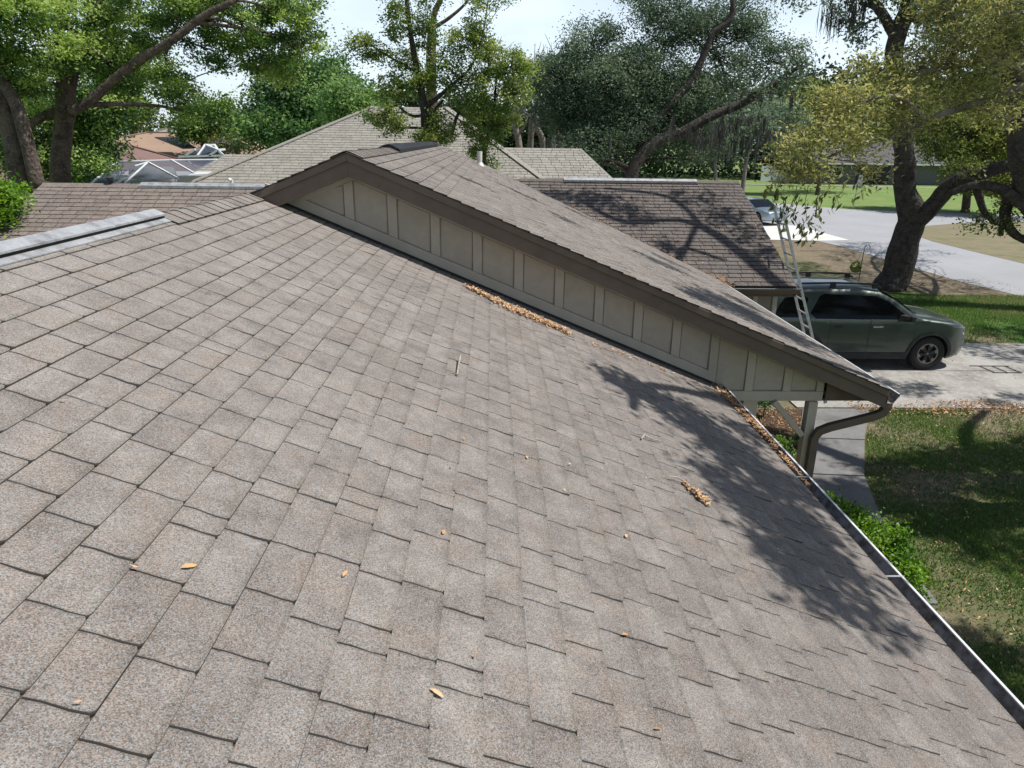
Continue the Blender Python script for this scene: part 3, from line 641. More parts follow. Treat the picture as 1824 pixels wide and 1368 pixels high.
# ------------------------------------------------------------------ trees
def bez(a, b, n=5, sag=0., r_=None, jit=.06):
    a = np.array(a, float); b = np.array(b, float); L_ = np.linalg.norm(b - a); out = []
    o = (r_.normal(0, jit, 3) if r_ is not None else 0) * L_
    for i in range(n + 1):
        t = i / n; out.append(a + (b - a) * t + (o + np.array([0, 0, sag * L_])) * math.sin(PI * t))
    return out
def refine(pts, n=4):
    "smooth a limb given by (point, radius) pairs with a Catmull-Rom curve"
    P = [np.array(p, float) for p, _ in pts]; R = [q for _, q in pts]; out = []; rad = []
    for i in range(len(P) - 1):
        p0, p1, p2, p3 = P[max(i - 1, 0)], P[i], P[i + 1], P[min(i + 2, len(P) - 1)]
        for k in range(n):
            t = k / n; out.append(.5 * ((2 * p1) + (-p0 + p2) * t + (2 * p0 - 5 * p1 + 4 * p2 - p3) * t * t + (-p0 + 3 * p1 - 3 * p2 + p3) * t ** 3)); rad.append(R[i] + (R[i + 1] - R[i]) * t)
    out.append(P[-1]); rad.append(R[-1]); return out, rad
def leaves_from(C, tone, size, asp, g_, droop=0., up=.5):
    n = len(C); d = g_.normal(0, 1, (n, 3)); d[:, 2] = d[:, 2] * .7 - droop; d /= np.linalg.norm(d, axis=1)[:, None]
    nn = g_.normal(0, 1, (n, 3)); nn[:, 2] += up; w = np.cross(d, nn); w /= np.linalg.norm(w, axis=1)[:, None] + 1e-9
    s = size * g_.uniform(.65, 1.3, n)[:, None]; a = C - d * s * .5; b = C + d * s * .5; m1 = C + w * s * asp * .5 - d * s * .05; m2 = C - w * s * asp * .5 - d * s * .05
    V = np.stack([a, m1, b, m2], 1).reshape(-1, 3); F = np.arange(4 * n).reshape(n, 4); return V, F, np.clip(tone, 0, 1)
def tree(name, label, limbs, blobs, leaf, bark, base=None, size=.09, asp=.5, group=None, seed=1, cat='tree', csize=.4, droop=0., young=.12, twigs=True, sides=8, moss=None, shell=.5, dens=1.0, flat_=.7, tw=.012, base_tone=.3, nlm=1.0):
    """limbs: lists of (point, radius); blobs: (centre, (rx,ry,rz), number of leaf clusters, leaves per cluster)"""
    g_ = np.random.default_rng(seed); b0 = limbs[0][0][0] if base is None else base
    root = empty(name, tuple(float(q) for q in b0), label, cat, group)
    tr = MB(); sk = []
    for li, lm in enumerate(limbs):
        p, rd = refine(lm); tr.tube(p, [q * (1 + g_.uniform(-.06, .06)) for q in rd], sides if li == 0 or lm[0][1] > .1 else 6)
        sk += [(q, w) for q, w in zip(p, rd)]
    tr.build('trunk', bark, root, smooth=True)
    br = MB(); CC = []; TT = []; skp = np.array([q for q, _ in sk]); skr = np.array([w for _, w in sk])
    for (c, R_, nc, nl) in blobs:
        c = np.array(c, float); R_ = np.array(R_ if hasattr(R_, '__len__') else (R_,) * 3, float)
        dist = np.linalg.norm(skp - c, axis=1) + (skp[:, 2] > c[2] + R_[2]) * 2; i0 = int(np.argmin(dist)); a = skp[i0]
        ctr = bez(a, c, 5, .05, g_)
        if twigs: br.tube(ctr, list(np.linspace(min(skr[i0] * .6, .02 + .02 * np.linalg.norm(c - a)), tw * 1.2, 6)), 5, cap=False)
        nc = max(3, int(nc * dens)); nl = int(nl * nlm); v = g_.normal(0, 1, (nc, 3)); v /= np.linalg.norm(v, axis=1)[:, None]
        rad = g_.uniform(0, 1, nc) ** (1 / 3) * (1 - shell) + shell * g_.uniform(.6, 1.05, nc); sub = c + v * rad[:, None] * R_
        for sc in sub:
            if twigs and g_.random() < .6: br.tube(bez(ctr[int(g_.integers(2, 6))], sc, 3, .04, g_, .1), [tw, tw * .8, tw * .6, tw * .35], 3, cap=False)
        cs = csize * g_.uniform(.6, 1.4, nc); k = np.repeat(np.arange(nc), nl); off = g_.normal(0, .42, (len(k), 3)) * cs[k][:, None]; off[:, 2] *= flat_
        CC.append(sub[k] + off)
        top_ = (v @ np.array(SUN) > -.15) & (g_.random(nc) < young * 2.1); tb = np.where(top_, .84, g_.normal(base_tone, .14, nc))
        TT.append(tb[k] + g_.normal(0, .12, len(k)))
    if CC:
        C_ = np.concatenate(CC); T_ = np.concatenate(TT); V, F, t = leaves_from(C_, T_, size, asp, g_, droop)
        if br.v: br.build('branches', bark, root, smooth=True)
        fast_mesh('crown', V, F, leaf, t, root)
    if moss:
        mv = []; mt = []
        for (c, w, L_, n) in moss:
            c = np.array(c, float)
            nt_ = max(6, n // 12); tc = g_.normal(0, 1, (nt_, 3)) * np.array([w, w * .5, w * .18]); ti = g_.integers(0, nt_, n); p = c + tc[ti] + g_.normal(0, .05, (n, 3)); l = L_ * (g_.uniform(.2, 1, nt_) ** 1.5)[ti] * g_.uniform(.5, 1.1, n); a = g_.uniform(0, PI, n); hw = .010 * (w / .8 + .8)
            e = np.stack([np.cos(a) * hw, np.sin(a) * hw, 0 * a], 1); s_ = g_.normal(0, .05, (n, 3)); s_[:, 2] = 0
            top_p = p; bot = p + s_ - np.stack([0 * l, 0 * l, l], 1); mid = (p + bot) / 2 + g_.normal(0, .03, (n, 3))
            mv.append(np.stack([top_p, mid - e, bot, mid + e], 1).reshape(-1, 3)); mt.append(g_.uniform(0, 1, n))
        V = np.concatenate(mv); fast_mesh('hanging_moss', V, np.arange(len(V)).reshape(-1, 4), M['moss'], np.concatenate(mt), root)
    return root
def B(u, v, y, ru, rv=None, nc=40, nl=40, ry=None):
    "a clump of foliage seen at u, v with radii ru, rv in photograph pixels, y metres ahead"
    k = y / 1269 * 1.06; rv = ru if rv is None else rv
    return (at(u, v, y), (ru * k, (ry if ry else (ru + rv) / 2 * k), rv * k), nc, nl)
def limb(pts, y=None):
    return [((at(p[0], p[1], p[3] if len(p) > 3 else y)), p[2]) for p in pts]
def down(p, r_): return ((p[0], p[1], 0), r_)
def rooted(pts, y=None, flare=1.4):
    L_ = limb(pts, y); p = L_[0][0]; return [((p[0], p[1], -.05), L_[0][1] * flare), ((p[0], p[1], p[2] * .5), L_[0][1] * 1.08)] + L_

def add_crown(root, blobs, leaf, size, asp=.5, seed=5, csize=.35, base_tone=.4, young=.1):
    g_ = np.random.default_rng(seed); CC = []; TT = []
    for (c, R_, nc, nl) in blobs:
        R_ = np.array(R_ if hasattr(R_, '__len__') else (R_,) * 3, float); v = g_.normal(0, 1, (nc, 3)); v /= np.linalg.norm(v, axis=1)[:, None]
        sub = np.array(c) + v * (g_.random(nc) ** .45)[:, None] * R_; k = np.repeat(np.arange(nc), nl); CC.append(sub[k] + g_.normal(0, csize * .45, (len(k), 3)) * g_.uniform(.5, 1.3, nc)[k][:, None]); TT.append(g_.normal(base_tone, .15, len(k)))
    V, F, t = leaves_from(np.concatenate(CC), np.concatenate(TT), size, asp, g_, .2); return fast_mesh('crown', V, F, leaf, t, root)
# big camphor tree at left, several stems
tree('camphor_tree', 'tall multi-stemmed tree with a long limb reaching right over the wing roof', [
    rooted([(108, 322, .22), (112, 240, .20), (117, 195, .21), (120, 140, .20), (150, 85, .14), (168, 20, .12), (175, -60, .09)], 18),
    limb([(124, 200, .12), (160, 180, .11), (205, 140, .10), (262, 98, .095), (310, 70, .08), (360, 30, .08), (420, 0, .06)], 17.4),
    limb([(118, 150, .13), (105, 100, .12), (106, 40, .1), (100, -40, .08)], 18.2),
    limb([(112, 195, .12), (80, 206, .10), (52, 228, .08), (40, 280, .07)], 18.1),
    limb([(310, 60, .05), (295, 100, .035), (305, 130, .03), (320, 150, .02)], 18)],
    [B(60, 60, 17, 110, 70, 90, 70), B(170, 60, 18.5, 100, 70, 80, 70), B(230, 60, 18.3, 55, 45, 45, 70), B(20, 20, 16, 60, 40, 40, 70), B(20, 130, 17, 55, 40, 40, 60),
     B(200, 120, 19, 60, 38, 34, 60), B(430, 40, 18.5, 95, 45, 85, 70), B(520, 40, 18.5, 55, 40, 45, 70), B(480, 90, 18.5, 60, 35, 36, 60), B(380, 90, 18.4, 40, 32, 24, 60), B(330, 20, 18.6, 70, 30, 36, 60),
     B(300, 140, 18, 42, 26, 30, 60), B(320, 165, 18, 40, 20, 20, 60), B(350, 205, 18, 30, 16, 12, 50), B(270, 0, 18.5, 110, 35, 50, 60), B(100, -60, 18, 170, 60, 90, 60), B(400, -60, 18.5, 170, 55, 80, 50),
     B(480, 130, 19, 40, 30, 26, 60), B(545, 75, 18.5, 22, 20, 14, 50)],
    M['leaf_camphor'], M['bark'], size=.078, csize=.38, seed=11, young=.28, sides=12, tw=.014, dens=.56, base_tone=.40, nlm=2.8, flat_=.55)
tree('camphor_tree', 'forked grey-barked tree at the far left edge behind the wing roof', [
    rooted([(40, 340, .23), (28, 270, .22), (6, 170, .2), (-15, 100, .16), (-30, 0, .12)], 16.5),
    limb([(68, 335, .15, 16.3), (50, 260, .14, 16.3), (30, 190, .13, 16.3), (8, 150, .12, 16.3)])],
    [B(-30, 130, 16.5, 70, 60, 40, 60), B(20, 190, 18.5, 60, 30, 25, 60), B(-40, 20, 16, 90, 60, 50, 60)],
    M['leaf_camphor'], M['bark'], size=.078, csize=.38, seed=12, young=.28, sides=12, dens=.75, nlm=2.6, flat_=.55, base_tone=.34)
tree('broadleaf_tree', 'dense dark green thicket tree filling the space behind the camphor stems', [
    rooted([(180, 330, .14), (170, 260, .1), (150, 180, .06)], 22)],
    [B(150, 160, 22, 90, 60, 80, 60), B(60, 240, 21.5, 75, 60, 70, 60), B(160, 240, 22, 46, 50, 60, 60), B(160, 295, 21, 26, 26, 24, 60), B(90, 290, 22, 80, 40, 50, 60), B(200, 190, 22.5, 30, 30, 20, 50), B(235, 105, 23, 34, 30, 22, 50), B(20, 170, 22.5, 60, 60, 50, 60), B(150, 305, 20.6, 40, 18, 20, 60)],
    M['leaf_camphor'], M['bark'], size=.11, csize=.5, seed=13, young=.2, base_tone=.3, nlm=1.6)
tree('young_tree', 'bright light green sapling crown poking up beside the wing roof edge', [
    rooted([(5, 400, .05), (8, 350, .03)], 12.2)], [B(5, 350, 12.2, 32, 24, 30, 50), B(-8, 385, 12, 34, 26, 30, 50), B(25, 335, 12.4, 12, 8, 6, 30)],
    M['leaf_shrub'], M['bark'], size=.075, csize=.25, seed=14, young=.3)
# sparse tree in the middle
tree('elm_tree', 'slender open tree with airy yellow-green foliage standing behind the porch ridge', [
    rooted([(757, 262, .12), (757, 210, .115), (752, 170, .11), (740, 110, .085), (730, 50, .065), (722, -20, .05)], 21),
    limb([(757, 190, .09), (775, 178, .07), (800, 155, .05), (830, 130, .035), (850, 100, .025)], 21),
    limb([(757, 215, .07), (775, 195, .05), (790, 178, .03)], 21.3),
    limb([(745, 130, .05), (700, 105, .035), (660, 80, .02)], 21),
    limb([(757, 205, .05), (730, 205, .04), (700, 180, .03)], 21),
    limb([(805, 240, .06, 21.5), (815, 205, .05, 21.5), (840, 170, .03, 21.5)]),
    rooted([(862, 290, .07), (870, 240, .06), (880, 190, .04), (885, 120, .03)], 21.4)],
    [B(735, 30, 21, 42, 34, 40, 34), B(700, 50, 21, 24, 22, 14, 34), B(755, 60, 21, 22, 20, 16, 34), B(655, 80, 21, 30, 16, 20, 34), B(640, 72, 21, 14, 9, 7, 34), B(670, 102, 21, 22, 12, 12, 34),
     B(715, 105, 21, 26, 18, 20, 34), B(730, 145, 21, 32, 22, 30, 34), B(700, 160, 21, 24, 26, 24, 34), B(690, 205, 20.5, 26, 22, 22, 34), B(665, 205, 20.5, 16, 10, 9, 30), B(700, 230, 20.5, 20, 10, 10, 30),
     B(762, 150, 21, 20, 22, 20, 34), B(795, 120, 21, 26, 26, 26, 34), B(820, 80, 21, 24, 30, 26, 34), B(850, 40, 21, 20, 24, 18, 34), B(855, 70, 21, 20, 26, 20, 34), B(870, 110, 21, 32, 28, 34, 36),
     B(910, 120, 21, 28, 26, 30, 36), B(935, 130, 21, 18, 18, 14, 34), B(830, 160, 21, 30, 30, 36, 36), B(880, 170, 21, 36, 36, 50, 36), B(920, 170, 21, 22, 26, 24, 34), B(860, 220, 21.3, 36, 26, 40, 36),
     B(900, 225, 21.2, 26, 22, 24, 34), B(780, 225, 21, 26, 24, 26, 34), B(760, 240, 20.8, 22, 14, 14, 34), B(800, 245, 21, 28, 12, 14, 34), B(862, 265, 21.2, 26, 20, 24, 36), B(868, 290, 21.2, 14, 8, 8, 30), B(745, -20, 21, 60, 24, 24, 34), B(870, -10, 21, 60, 14, 14, 34)],
    M['leaf_mid'], M['bark_dark'], size=.075, csize=.29, seed=21, young=.24, sides=8, base_tone=.44, nlm=2.3, dens=.78)
tree('old_tree', 'tall bare-limbed tree whose two thick leafless limbs fork above the slender tree', [
    [((at(770, 200, 24.2)[0], 24.2, -.1), .2), (at(768, 150, 24.2), .16), (at(770, 50, 24.2), .12)],
    limb([(770, 48, .10), (775, 20, .095), (788, -8, .08), (800, -60, .06)], 24.2), limb([(772, 50, .07), (800, 32, .055), (830, 5, .04), (850, -30, .03)], 24.2)],
    [B(840, 5, 24.2, 24, 8, 8, 24)], M['leaf_mid'], M['bark'], size=.1, csize=.3, seed=22)
# round trees behind, left of centre
tree('round_tree', 'full mid-green tree with billowing crown left of the neighbour roof peak', [
    rooted([(520, 262, .3), (520, 220, .25), (515, 170, .15)], 44)],
    [B(520, 160, 44, 62, 50, 120, 60), B(480, 200, 43, 45, 40, 60, 60), B(560, 200, 43, 40, 40, 60, 60), B(500, 235, 42, 60, 28, 50, 60), B(460, 235, 42, 34, 28, 30, 60), B(585, 150, 45, 50, 40, 60, 60), B(600, 120, 46, 30, 22, 24, 50)],
    M['leaf_round'], M['bark'], size=.22, csize=.9, seed=31, young=.2, tw=.03)
tree('round_tree', 'pale yellow-green rounded tree touching the neighbour roof peak', [
    rooted([(625, 240, .25), (625, 200, .2), (622, 180, .12)], 38)],
    [B(625, 180, 38, 42, 36, 70, 60), B(650, 190, 38, 22, 22, 22, 50), B(600, 195, 38, 26, 26, 26, 50)],
    M['leaf_round'], M['bark'], size=.18, csize=.7, seed=32, young=.33, base_tone=.62, tw=.03)
tree('dark_tree', 'dark green tree above the far tiled roofs beyond the pool cages', [
    rooted([(365, 262, .3), (365, 220, .2)], 50)],
    [B(365, 215, 50, 40, 34, 60, 60), B(390, 190, 50, 20, 20, 24, 50), B(340, 228, 49, 30, 20, 30, 50), B(405, 225, 52, 26, 24, 26, 50)],
    M['leaf_camphor'], M['bark'], size=.24, csize=.9, seed=33, young=.08, base_tone=.4, tw=.03)
tree('far_tree', 'tall thin-topped olive tree far off beyond the brown hip roof', [
    rooted([(238, 232, .3), (235, 200, .2), (232, 180, .12)], 62)],
    [B(235, 185, 62, 24, 16, 24, 40), B(262, 205, 62, 22, 14, 20, 40), B(225, 215, 62, 20, 18, 20, 40)], M['leaf_olive'], M['bark'], size=.3, csize=.9, seed=34, tw=.04, base_tone=.15)
# far bands of woods
def woods(name, label, x0, x1, y0, y1, h, n, mt, size, seed, tone=.4, hvar=.35):
    g_ = np.random.default_rng(seed); ncl = n // 40; X = g_.uniform(x0, x1, ncl); Y = g_.uniform(y0, y1, ncl); H = h * (1 - hvar + hvar * 2 * fbm(X, Y * 0, 9, seed)); Z = H * g_.uniform(0, 1, ncl) ** .8
    k = np.repeat(np.arange(ncl), 40); C_ = np.stack([X, Y, Z], 1)[k] + g_.normal(0, .8, (len(k), 3)); tn = g_.normal(tone, .16, ncl)[k] + g_.normal(0, .1, len(k))
    V, F, t = leaves_from(C_, tn, size, .6, g_); o = fast_mesh(name, V, F, mt, t); return tag(o, label, 'woods', kind='stuff')
woods('far_woods', 'hazy band of distant trees along the left horizon', -130, -20, 100, 120, 8, 26000, M['leaf_wood'], .8, 51, .5)
woods('far_woods', 'dark wood closing the view behind the far lawn at right', 8, 95, 96, 116, 13, 60000, M['leaf_wood'], .7, 52, .28)
woods('far_woods', 'distant trees behind the neighbour house in the centre', -20, 10, 100, 118, 9, 20000, M['leaf_wood'], .8, 53, .4)
# leafless trees in the centre distance
for i, (u, v, ln, y) in enumerate([(925, 240, -8, 48), (945, 240, 14, 50), (968, 240, -10, 49), (985, 240, 8, 52), (1000, 235, 16, 50)]):
    g_ = np.random.default_rng(60 + i); base = at(u, 262, y); tp = at(u + ln, 175, y); L0_ = [((base[0], y, -.1), .3), (base, .24), ((base + tp) / 2 + g_.normal(0, .3, 3), .2), (tp, .13), (at(u + ln * 1.5, 115, y), .06)]
    lm = [L0_]
    for q in range(8):
        t = g_.uniform(.2, 1); s0 = base + (tp - base) * t; e = s0 + np.array([g_.normal(0, 1.8), g_.normal(0, 1), g_.uniform(1.2, 3.4)]); lm.append([(s0, .09), ((s0 + e) / 2 + g_.normal(0, .25, 3), .06), (e, .02)])
        for w in range(3):
            e2 = e + np.array([g_.normal(0, 1), g_.normal(0, .6), g_.uniform(.4, 1.6)]); lm.append([((s0 + e) / 2 * .4 + e * .6, .035), (e2, .012)])
    tree('bare_tree', ['leafless grey tree nearest the slender tree, leaning slightly left', 'leafless grey tree leaning right, second along from the slender tree', 'leafless grey tree in the middle of the bare row', 'leafless grey tree, fourth of the bare row, half behind the dark oak', 'leafless grey tree at the oak end of the bare row'][i],
         lm, [B(u + ln, 120, y, 26, 20, 10, 14)], M['leaf_olive'], M['bark_grey'], group='bare grey trees in the distance', size=.14, csize=.5, seed=70 + i, sides=6, tw=.02)
# the large live oak in the centre right
tree('live_oak', 'wide dark live oak with a long limb rising to the right behind the garage ridge', [
    rooted([(1125, 312, .30), (1140, 280, .26), (1170, 252, .22), (1215, 235, .20), (1265, 208, .19), (1330, 180, .17), (1385, 145, .12), (1425, 118, .07)], 31.6),
    limb([(1136, 285, .22), (1150, 240, .18), (1190, 190, .16), (1230, 145, .15), (1255, 95, .14), (1270, 60, .13), (1300, 35, .12), (1305, 0, .1), (1300, -40, .08)], 32),
    limb([(1115, 300, .16), (1080, 270, .14), (1030, 220, .12), (1010, 150, .08)], 34),
    limb([(1260, 90, .08), (1220, 60, .06), (1180, 50, .04)], 33.5)],
    [B(1000, 150, 34, 50, 50, 110, 50), B(1060, 90, 34, 56, 42, 100, 50), B(1030, 205, 34, 60, 46, 110, 50), B(1100, 160, 33, 70, 60, 170, 50), B(970, 130, 35, 26, 30, 28, 50), B(985, 200, 35, 36, 26, 34, 50), B(1160, 110, 33.5, 60, 40, 100, 46),
     B(1200, 40, 34, 66, 34, 84, 44), B(1290, 40, 34, 50, 34, 60, 40), B(1340, 50, 34, 40, 30, 36, 36), B(1220, 170, 33, 60, 46, 100, 46), B(1290, 130, 33.5, 62, 34, 70, 40), B(1360, 110, 33.5, 50, 26, 46, 36), B(1400, 90, 33.5, 34, 18, 20, 34),
     B(1120, 230, 32.5, 70, 36, 90, 50), B(1060, 255, 32, 60, 26, 50, 46), B(1030, 285, 31, 34, 16, 22, 46), B(1000, 292, 31, 20, 10, 9, 40), B(1190, 235, 34, 70, 30, 60, 46), B(1270, 60, 34.5, 80, 40, 60, 36), B(1160, 10, 34, 60, 24, 40, 40), B(1260, -20, 34, 110, 30, 50, 40), B(1270, 250, 35, 60, 26, 30, 40), B(1230, 285, 35, 50, 16, 18, 40), B(1430, 112, 31.6, 22, 12, 12, 36), B(1400, 140, 31.4, 26, 10, 10, 30), B(1345, 165, 31, 24, 9, 8, 26)],
    M['leaf_oak'], M['bark_dark'], size=.115, csize=.68, seed=41, young=.14, sides=12, tw=.025, base_tone=.42, asp=.46, dens=.85, nlm=2.3,
    moss=[(at(1300, 210, 31), 1.0, 1.2, 420), (at(1230, 240, 31), .9, .9, 300), (at(1370, 160, 31), .6, 1.0, 200), (at(1340, 230, 32), 1.0, 1.3, 300), (at(1060, 250, 32), 1.2, .7, 200)])
tree('moss_tree', 'grey moss-draped tree between the live oak and the street opening', [
    rooted([(1325, 318, .16), (1330, 280, .14), (1335, 230, .1), (1330, 190, .06)], 52), rooted([(1275, 315, .1), (1272, 270, .08), (1268, 230, .05)], 50)],
    [B(1330, 215, 52, 50, 32, 50, 50), B(1380, 210, 54, 36, 34, 40, 50), B(1280, 240, 51, 36, 30, 36, 50), B(1410, 240, 55, 26, 40, 30, 50)], M['leaf_oak'], M['bark_grey'], size=.24, csize=1.0, seed=42, tw=.03, base_tone=.5,
    moss=[(at(1330, 235, 51), 1.4, 2.4, 420), (at(1290, 250, 50), 1.0, 2.0, 260), (at(1375, 230, 53), 1.1, 1.8, 200)])
# the leaning oak on the verge
tree('street_oak', 'thick-trunked oak rising from the verge behind the parked green car', [
    [((14.03, 24.6, -.1), .62), ((14.03, 24.6, .15), .54)] + limb([(1597, 490, .50), (1612, 430, .46), (1625, 385, .46), (1612, 340, .34), (1612, 290, .32), (1607, 240, .30), (1600, 170, .30), (1592, 100, .28), (1600, 60, .27), (1618, 10, .25), (1630, -50, .2)], 24.6),
    limb([(1622, 400, .38, 24.6), (1660, 368, .29, 24.2), (1700, 325, .25, 23.8), (1760, 305, .22, 23.6), (1810, 292, .20, 23.3), (1860, 290, .2, 23)]),
    limb([(1596, 70, .16), (1575, 30, .15), (1548, -10, .13), (1530, -60, .1)], 24.6), limb([(1580, 45, .1), (1560, 15, .08), (1530, 5, .05)], 24.3),
    limb([(1618, 30, .12), (1650, 35, .11), (1655, 20, .08)], 24.8)],
    [B(1560, -30, 24.5, 60, 24, 26, 40), B(1660, 10, 24.5, 50, 26, 34, 40), B(1650, -40, 24.5, 110, 30, 50, 40), B(1520, 60, 25, 36, 22, 16, 36), B(1700, 60, 25, 40, 30, 34, 40), B(1560, 200, 25, 34, 30, 18, 30), B(1480, -40, 24.5, 60, 26, 24, 40),
     ((17.5, 27, 9.5), (3, 3, 1.6), 110, 50), ((20.5, 25, 9), (3, 3, 1.5), 90, 50), ((12, 27, 10), (3, 2.5, 1.2), 60, 40), ((22, 31, 8.5), (2.5, 3, 1.2), 70, 50), ((24, 34, 8), (2.5, 2.5, 1.2), 60, 50), ((17, 22, 9.3), (3.2, 2.6, 1.4), 90, 50)],
    M['leaf_oak'], M['bark_dark'], size=.13, csize=.6, seed=43, young=.1, sides=14, base_tone=.5, tw=.02,
    moss=[(at(1500, 5, 24.3), .45, 1.3, 150), (at(1530, -5, 24.3), .35, 1.3, 110), (at(1484, 30, 24.3), .2, .9, 160), (at(1655, 30, 24.6), .25, .8, 160), (at(1690, 315, 23.7), .3, .35, 60)])
tree('leaning_oak', 'dark trunk leaning in at the right edge with gnarled low branches', [
    [((18.0, 21.2, -.1), .62), ((17.6, 21.3, 1.5), .5)] + limb([(1850, 360, .48), (1830, 290, .44), (1820, 220, .40), (1812, 160, .36), (1800, 80, .3), (1790, 0, .25)], 21.8),
    limb([(1840, 380, .2, 21.6), (1790, 340, .16, 22), (1740, 330, .13, 22.4), (1690, 345, .09, 22.6)]),
    limb([(1800, 345, .2, 22.2), (1790, 385, .15, 22.3), (1805, 415, .13, 22.2), (1830, 430, .1, 22)]), limb([(1740, 335, .13, 22.6), (1752, 375, .1, 22.6), (1770, 395, .08, 22.6)]),
    limb([(1800, 350, .12, 22.2), (1785, 400, .09, 22.3), (1783, 420, .07, 22.3)])],
    [B(1760, 120, 22, 60, 40, 40, 40), B(1700, 160, 22.5, 50, 34, 30, 40), B(1785, 390, 22, 30, 20, 14, 30), B(1740, 390, 22.5, 24, 14, 9, 26), B(1720, 300, 23, 34, 14, 10, 30), B(1800, 20, 22, 70, 50, 50, 40)],
    M['leaf_olive'], M['bark_dark'], size=.11, csize=.5, seed=44, sides=12, base_tone=.3, tw=.018)
tree('background_tree', 'broad olive-green tree across the road at the right edge', [
    rooted([(1720, 372, .3), (1725, 320, .25), (1730, 260, .18)], 54)],
    [B(1720, 240, 54, 70, 46, 130, 60), B(1790, 260, 53, 60, 50, 120, 60), B(1670, 250, 56, 36, 40, 50, 50), B(1740, 310, 52, 60, 30, 70, 60), B(1810, 330, 50, 50, 34, 60, 60), B(1780, 180, 55, 70, 40, 80, 50), B(1690, 185, 56, 40, 30, 36, 50)],
    M['leaf_olive'], M['bark'], size=.24, csize=.9, seed=45, young=.14, base_tone=.42, tw=.03)
tree('background_tree', 'yellow-green tree across the road behind the hanging twigs', [
    rooted([(1460, 320, .2), (1462, 270, .18), (1465, 220, .1)], 70)],
    [B(1450, 190, 70, 46, 40, 60, 50), B(1500, 215, 72, 40, 34, 40, 50), B(1420, 230, 70, 30, 40, 36, 50), B(1550, 200, 74, 46, 50, 50, 50)], M['leaf_olive'], M['bark'], size=.32, csize=1.1, seed=46, base_tone=.35, tw=.04)
# the near oak overhead at right: catkin branches hanging into view, crown above the frame shading the lawn
NB = [B(1700, 60, 8.5, 90, 50, 70, 44), B(1790, 100, 8, 60, 60, 60, 44), B(1640, 120, 8.6, 60, 34, 44, 44), B(1560, 130, 8.4, 50, 26, 34, 44), B(1740, 180, 8.2, 70, 26, 34, 40), B(1600, 180, 8.2, 60, 28, 44, 44), B(1520, 190, 8, 50, 30, 44, 44),
      B(1480, 240, 7.8, 45, 30, 40, 44), B(1430, 270, 7.6, 36, 22, 30, 44), B(1410, 300, 7.6, 34, 16, 22, 40), B(1540, 255, 8, 40, 22, 22, 40), B(1620, 225, 8.1, 46, 20, 20, 36), B(1470, 310, 7.6, 30, 14, 12, 36), B(1560, 300, 7.8, 30, 16, 10, 34), B(1800, 30, 8, 60, 50, 50, 44), B(1470, 175, 8.2, 40, 14, 16, 40), B(1690, 0, 8.6, 90, 30, 40, 44), B(1780, 210, 8, 50, 20, 16, 36)]
SH = []   # crown parts above the frame whose shade falls on the roofs, car and lawn
def shade_over(p, t, R_, nc, nl=40): c = np.array(p) + np.array(SUN) * t; SH.append((c, R_, nc, nl)); return c
for (u, v, rr_, n_) in [(1115, 680, .24, 8), (1150, 700, .28, 12), (1200, 722, .32, 15), (1250, 765, .34, 19), (1300, 795, .34, 19), (1360, 850, .36, 21), (1350, 900, .32, 17), (1400, 920, .36, 20), (1420, 965, .32, 17), (1400, 1005, .22, 9), (1460, 990, .30, 15), (1485, 1055, .20, 8), (1415, 870, .32, 17), (1300, 720, .28, 9), (1535, 1095, .13, 4), (1350, 780, .24, 9), (1300, 860, .18, 6)]:
    uu, dd = nuv(u, v); shade_over(near.p(uu, dd), 6.2, (rr_, rr_ * .85, .4), int(n_ * 1.25), 24)
sr = np.random.default_rng(77)
for _ in range(260):
    x, y = sr.uniform(4.6, 14), sr.uniform(2.2, 12.6); dn_ = fbm(np.array([x]), np.array([y * 1.5]), 2.6, 31)[0]
    if dn_ < .475 + .08 * (y > 11.5): continue
    R_ = sr.uniform(.35, .85); shade_over((x, y, 0), 10.0 + sr.uniform(-.6, .6), (R_ * 1.25, R_ * .8, .4), int(22 * R_ / .5), 26)
for (x, y, z, R_, n_) in [(8.3, 16, 1.6, 1.5, 90), (6.5, 15.8, 1.7, 1.2, 70), (7.4, 15.2, 1.2, 1.2, 50), (10.4, 16, 1.0, .9, 26), (13.4, 16.6, 0, 1.7, 70), (11.6, 17.6, 0, 1.2, 50), (14.5, 18.5, 0, 1.6, 60), (8.3, 14.0, 0, 1.0, 30), (10.5, 13.2, 0, .7, 12)]:
    shade_over((x, y, z), 10.0, (R_, R_ * .6, .8), n_, 34)
for (x, y, z, R_, n_) in [(2.2, 16.0, 3.6, .55, 15), (1.6, 16.2, 3.7, .5, 12), (3.0, 15.2, 3.3, .4, 9), (2.6, 15.6, 3.4, .4, 9), (4.9, 15.3, 3.4, .55, 16), (5.3, 14.6, 3.1, .4, 9), (4.4, 16.1, 3.7, .45, 9), (3.4, 14.2, 2.9, .3, 5), (5.2, 13.9, 2.8, .4, 10)]:
    shade_over((x, y, z), 8.0, (R_, R_ * .7, .5), n_, 30)
for (x, y, z, R_, n_) in [(3.1, 9.0, 2.9, .6, 20), (3.3, 7.8, 2.8, .5, 18), (2.6, 10.7, 3.1, .6, 18), (3.6, 10.0, 2.7, .5, 14), (3.7, 8.6, 2.7, .4, 12), (1.2, 10.9, 3.7, .35, 7), (0.4, 12.5, 4.0, .4, 8), (2.9, 12.0, 3.0, .5, 10), (1.8, 14.5, 3.4, .5, 9), (-.4, 10.3, 4.35, .25, 4)]:
    shade_over((x, y, z), 8.5, (R_, R_ * .8, .5), n_, 26)
